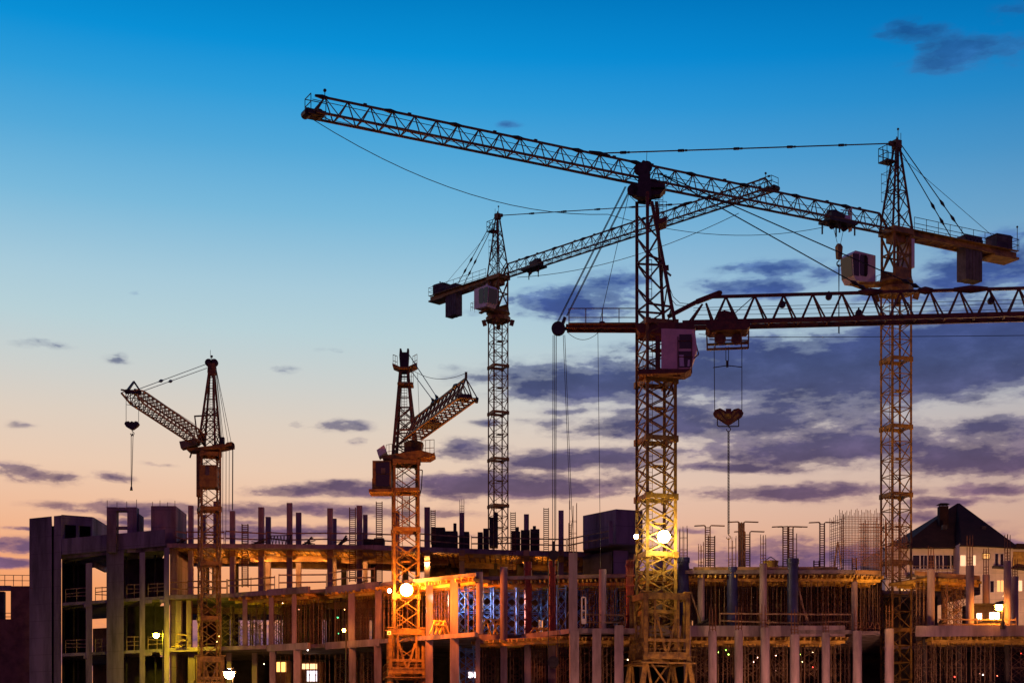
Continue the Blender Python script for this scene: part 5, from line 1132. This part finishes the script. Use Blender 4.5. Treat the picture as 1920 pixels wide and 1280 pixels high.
# lattice truss lying on the top deck
M = MB(); a, b = XY(505,126.1), XY(548,126.3)
for s in (0,.75): M.bar(a+E*(Z5+.1+s*.9), b+E*(Z5+.1+s), .07)
for i in range(7): M.bar(a+(b-a)*i/7+E*(Z5+.1), a+(b-a)*(i+.5)/7+E*(Z5+.82), .05); M.bar(a+(b-a)*(i+1)/7+E*(Z5+.1), a+(b-a)*(i+.5)/7+E*(Z5+.82), .05)
tagm(M.build('steel_truss', 'dark', None, at=(a.x,a.y,Z5)), 'short steel truss lying on the top deck left of the tallest pillar', 'steel truss')
# timber trestles on the orange and white lit decks
def trestle(label, px0, px1, d, z, h=1.0):
    a, b = XY(px0,d), XY(px1,d); t_ = thing('timber_trestle', label, 'trestle', ((a.x+b.x)/2, d, z), 'timber trestles on the lower deck')
    M = MB(); M.bar(a+E*(z+h), b+E*(z+h*.9), .2, .07); M.bar(a+E*(z+h*.7)+Vector((0,-.3,0)), b+E*(z+h*.62)+Vector((0,-.3,0)), .16, .05); M.build('top_board', 'timber', t_)
    for k in (.15,.55,.9):
        M = MB(); q = a+(b-a)*k; M.bar(q+E*(z+h), q+E*z+Vector((-.35,-.4,0)), .09); M.bar(q+E*(z+h), q+E*z+Vector((.35,.4,0)), .09); M.build('leg', 'timber', t_)
trestle('rough trestle bench in the bright orange bay', 812, 836, 112.2, Z3); trestle('white lit trestle between the two slim columns', 907, 938, 112, Z3, 1.1); trestle('low board table before the red column form', 998, 1030, 111.2, Z3, .4)
# white door frame leaning on the lower deck
M = MB(); F = Fr(XY(1094,108.3)+E*Z3, (1,0)); z = Z3
for q in (((1091,1119),(1091,1168)),((1098,1119),(1098,1168)),((1091,1119),(1098,1119)),((1091,1144),(1098,1144)),((1091,1168),(1098,1168))): M.bar(F.p(*q[0]), F.p(*q[1]), .07)
fr_ = thing('door_frame', 'pale narrow frame standing on the lower deck right of the square column', 'door frame', F.O); M.build('frame', 'white', fr_); M = MB(); plate(M, F, [(1092,1159),(1097,1159),(1097,1167),(1092,1167)], -.02, .02); M.build('panel', 'white', fr_)
# slanted braces on the lower deck
def strut(label, a, b, m='rail', w=.09): M = MB(); M.bar(a, b, w); M.box(a, (.2,.2,.04)); tagm(M.build('raking_strut', m, None, at=a), label, 'raking strut', 'raking struts on the lower deck')
strut('pale strut leaning left of the tall square column', XY(1050,109.5)+E*(Z3+.03), P(1066,1146,109.5)); strut('strut leaning at the short white column behind the first blue form', XY(1319,108.9)+E*(Z3+.03), P(1296,1112,109.2)); strut('strut leaning right of the second blue form', XY(1516,108.8)+E*(Z3+.03), P(1497,1100,109)); strut('strut leaning left of the yellow mast under the mesh wall', XY(1523,108.8)+E*(Z3+.03), P(1502,1128,109))
# zigzag reinforcement girders lying along the deck
for i, (p0_, p1_) in enumerate(((1445,1480),(1555,1595),(1612,1650))):
    M = MB(); a, b = XY(p0_,108.7), XY(p1_,108.7); n = 8
    for k in range(n): M.bar(a+(b-a)*k/n+E*(Z3+.15+.45*(k % 2)), a+(b-a)*(k+1)/n+E*(Z3+.15+.45*((k+1) % 2)), .035)
    M.bar(a+E*(Z3+.15), b+E*(Z3+.15), .03); tagm(M.build('lattice_girder', 'rebar', None, at=(a.x,a.y,Z3)), 'zigzag bar girder on the lower deck %s' % ('left of the second blue form','below the mesh wall','left of the yellow mast')[i], 'lattice girder', 'zigzag girders')
# bucket tower of formwork and pipe reel
c = P(1436+42,1066,109.4)
rl = thing('concrete_bucket', 'olive bucket on the upper deck right of the middle round column', 'bucket', (XY(1445,110).x,110,Z4)); p = XY(1445,110); M = MB(); M.cyl(p+E*(Z4+.02), p+E*(Z4+.75), .35, 14, .55); M.build('shell', 'timber', rl); M = MB(); M.path([p+E*(Z4+.7)+Vector((-.5,0,0)), p+E*(Z4+1.05), p+E*(Z4+.7)+Vector((.5,0,0))], .03); M.build('handle', 'dark', rl)
# yellow sign board on the crane base
M = MB(); F = Fr(P(729,1186,113.2), (1,0)); plate(M, F, [(726,1182),(733,1182),(733,1189),(726,1189)], -.02, .02); sg = M.build('sign', glow('lit yellow sign', (1,.8,.05), .9), rE)
M = MB(); F2 = F; plate(M, F, [(728,1185),(731.5,1184.4),(731.5,1187),(728,1187.4)], -.035, -.021); M.build('sign_symbol', 'dark', sg)
# ---------------------------------------------------------------- site office cabins with lit windows
def cabin(label, px0, px1, d, zb, h, wins, m='plaster'):
    a, b = XY(px0,d), XY(px1,d); t_ = thing('site_cabin', label, 'site cabin', ((a.x+b.x)/2, d, zb), 'site cabins with lit windows'); M = MB(); M.prism([(a.x,d),(b.x,d),(b.x,d+2.4),(a.x,d+2.4)], zb, zb+h); M.build('body', m, t_)
    M = MB(); M.prism([(a.x-.1,d-.1),(b.x+.1,d-.1),(b.x+.1,d+2.5),(a.x-.1,d+2.5)], zb+h+.003, zb+h+.12); M.build('roof', 'dark', t_)
    F = Fr(Vector((a.x,d,zb)), (1,0))
    for (x0,x1,y0,y1,c,s) in wins:
        M = MB(); plate(M, F, [(x0,y0),(x1,y0),(x1,y1),(x0,y1)], -.04, -.003); w_ = M.build('window', glow('lit window', c, s), t_)
        M = MB(); 
        for q in (((x0,y0),(x1,y0)),((x0,y1),(x1,y1)),((x0,y0),(x0,y1)),((x1,y0),(x1,y1)),(((x0+x1)/2,y0),((x0+x1)/2,y1))): M.bar(F.p(*q[0],-.05), F.p(*q[1],-.05), .05)
        M.build('window_frame', 'white', w_)
cabin('pale site cabin with two glaring windows at the far right of the deck', 1822, 1882, 111.5, Z3+.01, 2.0, [(1831,1841,1149,1163,(1,.9,.6),9),(1855,1874,1147,1161,(1,.9,.6),9)], 'inner')
cabin('low cabin with a glaring window behind the lower storey props', 560, 606, 128, Z2+.01, 3.3, [(566,595,1243,1254,(1,.55,.25),2.2),(575,595,1256,1277,(1,.9,1),1.6)], 'brick')
cabin('cabin with an orange window behind the lower storey left of centre', 508, 545, 127.2, Z2+.01, 3.3, [(517,537,1240,1259,(1,.45,.1),3.0)], 'brick')
cabin('cabin with a small white window under the bright orange bay', 864, 892, 119, Z2+.01, 3.0, [(878,892,1258,1270,(1,.85,.9),6)], 'brick')
# ---------------------------------------------------------------- neighbouring buildings
def zz(py, d): return HC+(HZ-py)/FPX*d
dh = 172.0
hs = thing('house', 'pale house with steep dark hipped roof and chimney behind the right end', 'house', (XY(1810,dh).x, dh+5, 0))
xw0, xw1 = XY(1660,dh).x, XY(1797,dh-2).x; xe1 = XY(1985,dh-2).x
M = MB(); M.prism([(xw0,dh),(xw1,dh),(xw1,dh+12),(xw0,dh+12)], 0, zz(1024,dh)); M.build('wall', 'plaster', hs)
M = MB(); M.prism([(xw1,dh-2.4),(xe1,dh-2.4),(xe1,dh+12),(xw1,dh+12)], 0, zz(1019,dh-2.4)); M.build('wall', 'plaster', hs)
ap = P(1795,943,dh+5); zl = zz(1026,dh-1)
M = MB(); r0, r1 = XY(1686,dh-1).x, XY(1912,dh-3.4).x
vs = [Vector((r0,dh-1,zl)), Vector((xw1,dh-1,zl)), Vector((xw1,dh-3.4,zz(1020,dh-3.4)-.1)), Vector((r1,dh-3.4,zz(1026,dh-3.4))), Vector((r1+1,dh+13,zl+.3)), Vector((r0-1,dh+13,zl+.3)), ap, ap+Vector((.25,0,0))]
M.add(vs, [(0,1,6),(1,2,6),(2,3,7,6),(3,4,7),(4,5,6,7),(5,0,6),(0,5,4,3,2,1)]); rf = M.build('roof', 'roof', hs)
M = MB(); A = P(1768,975,dh+2); M.prism([(A.x-.45,dh+1.6),(A.x+.5,dh+1.6),(A.x+.5,dh+2.6),(A.x-.45,dh+2.6)], A.z-1, zz(949,dh+2)); 
for x in (-.4,.0,.45): M.bar(Vector((A.x+x,dh+2,zz(949,dh+2))), Vector((A.x+x,dh+2,zz(945,dh+2))), .08)
M.hexa([Vector((A.x-.6,dh+1.5,zz(945.5,dh+2))), Vector((A.x+.65,dh+1.5,zz(945.5,dh+2))), Vector((A.x+.65,dh+2.7,zz(945.5,dh+2))), Vector((A.x-.6,dh+2.7,zz(945.5,dh+2))), Vector((A.x-.3,dh+1.8,zz(943,dh+2))), Vector((A.x+.35,dh+1.8,zz(943,dh+2))), Vector((A.x+.35,dh+2.4,zz(943,dh+2))), Vector((A.x-.3,dh+2.4,zz(943,dh+2)))])
M.build('chimney', 'roof', rf)
for px, py in ((1769,989),(1842,991)):
    M = MB(); q = P(px,py,dh+.5); M.box(q+Vector((0,-.35,0)), (.5,.5,.45)); M.build('roof_window', 'dark', rf)
FHs = Fr(Vector((xw0,dh,0)), (1,0)); FH2 = Fr(Vector((xw1,dh-2.4,0)), (1,0))
def win(FF, x0, x1, y0, y1, m, par=None, mull=1, fr='white'):
    M = MB(); plate(M, FF, [(x0,y0),(x1,y0),(x1,y1),(x0,y1)], -.03, .06); w_ = M.build('window', m, par or hs); M = MB()
    for q in [((x0,y0),(x1,y0)),((x0,y1),(x1,y1)),((x0,y0),(x0,y1)),((x1,y0),(x1,y1))]+[((x0+(x1-x0)*k/(mull+1),y0),(x0+(x1-x0)*k/(mull+1),y1)) for k in range(1,mull+1)]: M.bar(FF.p(*q[0],-.06), FF.p(*q[1],-.06), .10, .06)
    M.build('window_frame', fr, w_)
for i in range(6): win(FHs, 1711+i*14.4, 1724.4+i*14.4, 1040, 1066, 'glassd', mull=1 if i % 2 else 0)
win(FHs, 1686, 1700, 1092, 1112, glow('lamp lit window', (1,.5,.1), .7)); 
lw = glow('curtained lit window', (1,.62,.32), .95); lo = glow('orange lit window', (1,.42,.06), 1.1)
win(FH2, 1800, 1811, 1040, 1061, lw, mull=0); win(FH2, 1824, 1830, 1040, 1060, lw, mull=0); win(FH2, 1842, 1856, 1037, 1047, lo, mull=1, fr='dark'); win(FH2, 1865, 1872, 1037, 1060, 'glassd', mull=0); win(FH2, 1875, 1882, 1037, 1060, 'glassd', mull=0)
win(FH2, 1869, 1883, 1087, 1109, lo, mull=1); win(FH2, 1909, 1917, 1087, 1108, lw, mull=0); win(FH2, 1856, 1864, 1088, 1110, 'glassd', mull=0); win(FH2, 1812, 1820, 1100, 1120, lo, mull=0)
M = MB(); q0, q1 = FHs.p(1706,1078,-1.3), FHs.p(1796,1078,-.05); M.box((q0+q1)/2, (q1.x-q0.x, 1.3, .25)); bl = M.build('balcony', 'dark', hs)
M = MB(); railing(M, [FHs.p(1707,1077,-1.25), FHs.p(1796,1077,-1.25)], .95, 9, .05); M.build('balcony_railing', 'rail', bl)
M = MB(); plate(M, FH2, [(1860,1061),(1884,1064),(1884,1067),(1860,1065)], -1.0, 0); M.build('window_canopy', 'dark', hs); M = MB(); plate(M, FH2, [(1896,1063),(1980,1073),(1980,1077),(1896,1066)], -1.5, 0); plate(M, FH2, [(1900,1021),(1985,1024),(1985,1030),(1900,1029)], -1.2, 0); M.build('lower_roof', 'roof', hs)
M = MB(); plate(M, FH2, [(1899,1034),(1985,1036),(1985,1067),(1899,1062)], -.2, 0); M.build('bay_panel', 'timber', hs)
# low shell of a building at the far left
dl = 150.0; lb = thing('low_building', 'low brown unfinished building at the far left edge behind the stair towers', 'building', (XY(20,dl).x, dl, 0))
def lbx(x0, x1, y0, y1, name='wall', m='brick', o=0): M = MB(); a, b = XY(x0,dl+o), XY(x1,dl+o); M.prism([(a.x,dl+o),(b.x,dl+o),(b.x,dl+o+.6),(a.x,dl+o+.6)], 0 if y1 is None else zz(y1,dl+o), zz(y0,dl+o)); M.build(name, m, lb)
lbx(-60,60,1160,None); lbx(20,60,1098,1159.9); lbx(-2,7,1108,1159.8,'column','inner'); lbx(-60,19.9,1097,1106,'roof_slab','slab')
M = MB(); railing(M, [XY(-40,dl)+E*zz(1097,dl), XY(58,dl)+E*zz(1098,dl)], 1.0, 6, .05); M.build('guard_boards', 'rail', lb)
M = MB(); M.bar(XY(6,dl+.3)+E*zz(1148,dl), XY(20,dl+.3)+E*zz(1148,dl), .06); M.bar(XY(6,dl+.3)+E*zz(1155,dl), XY(20,dl+.3)+E*zz(1155,dl), .06); M.build('opening_rail', 'rail', lb)
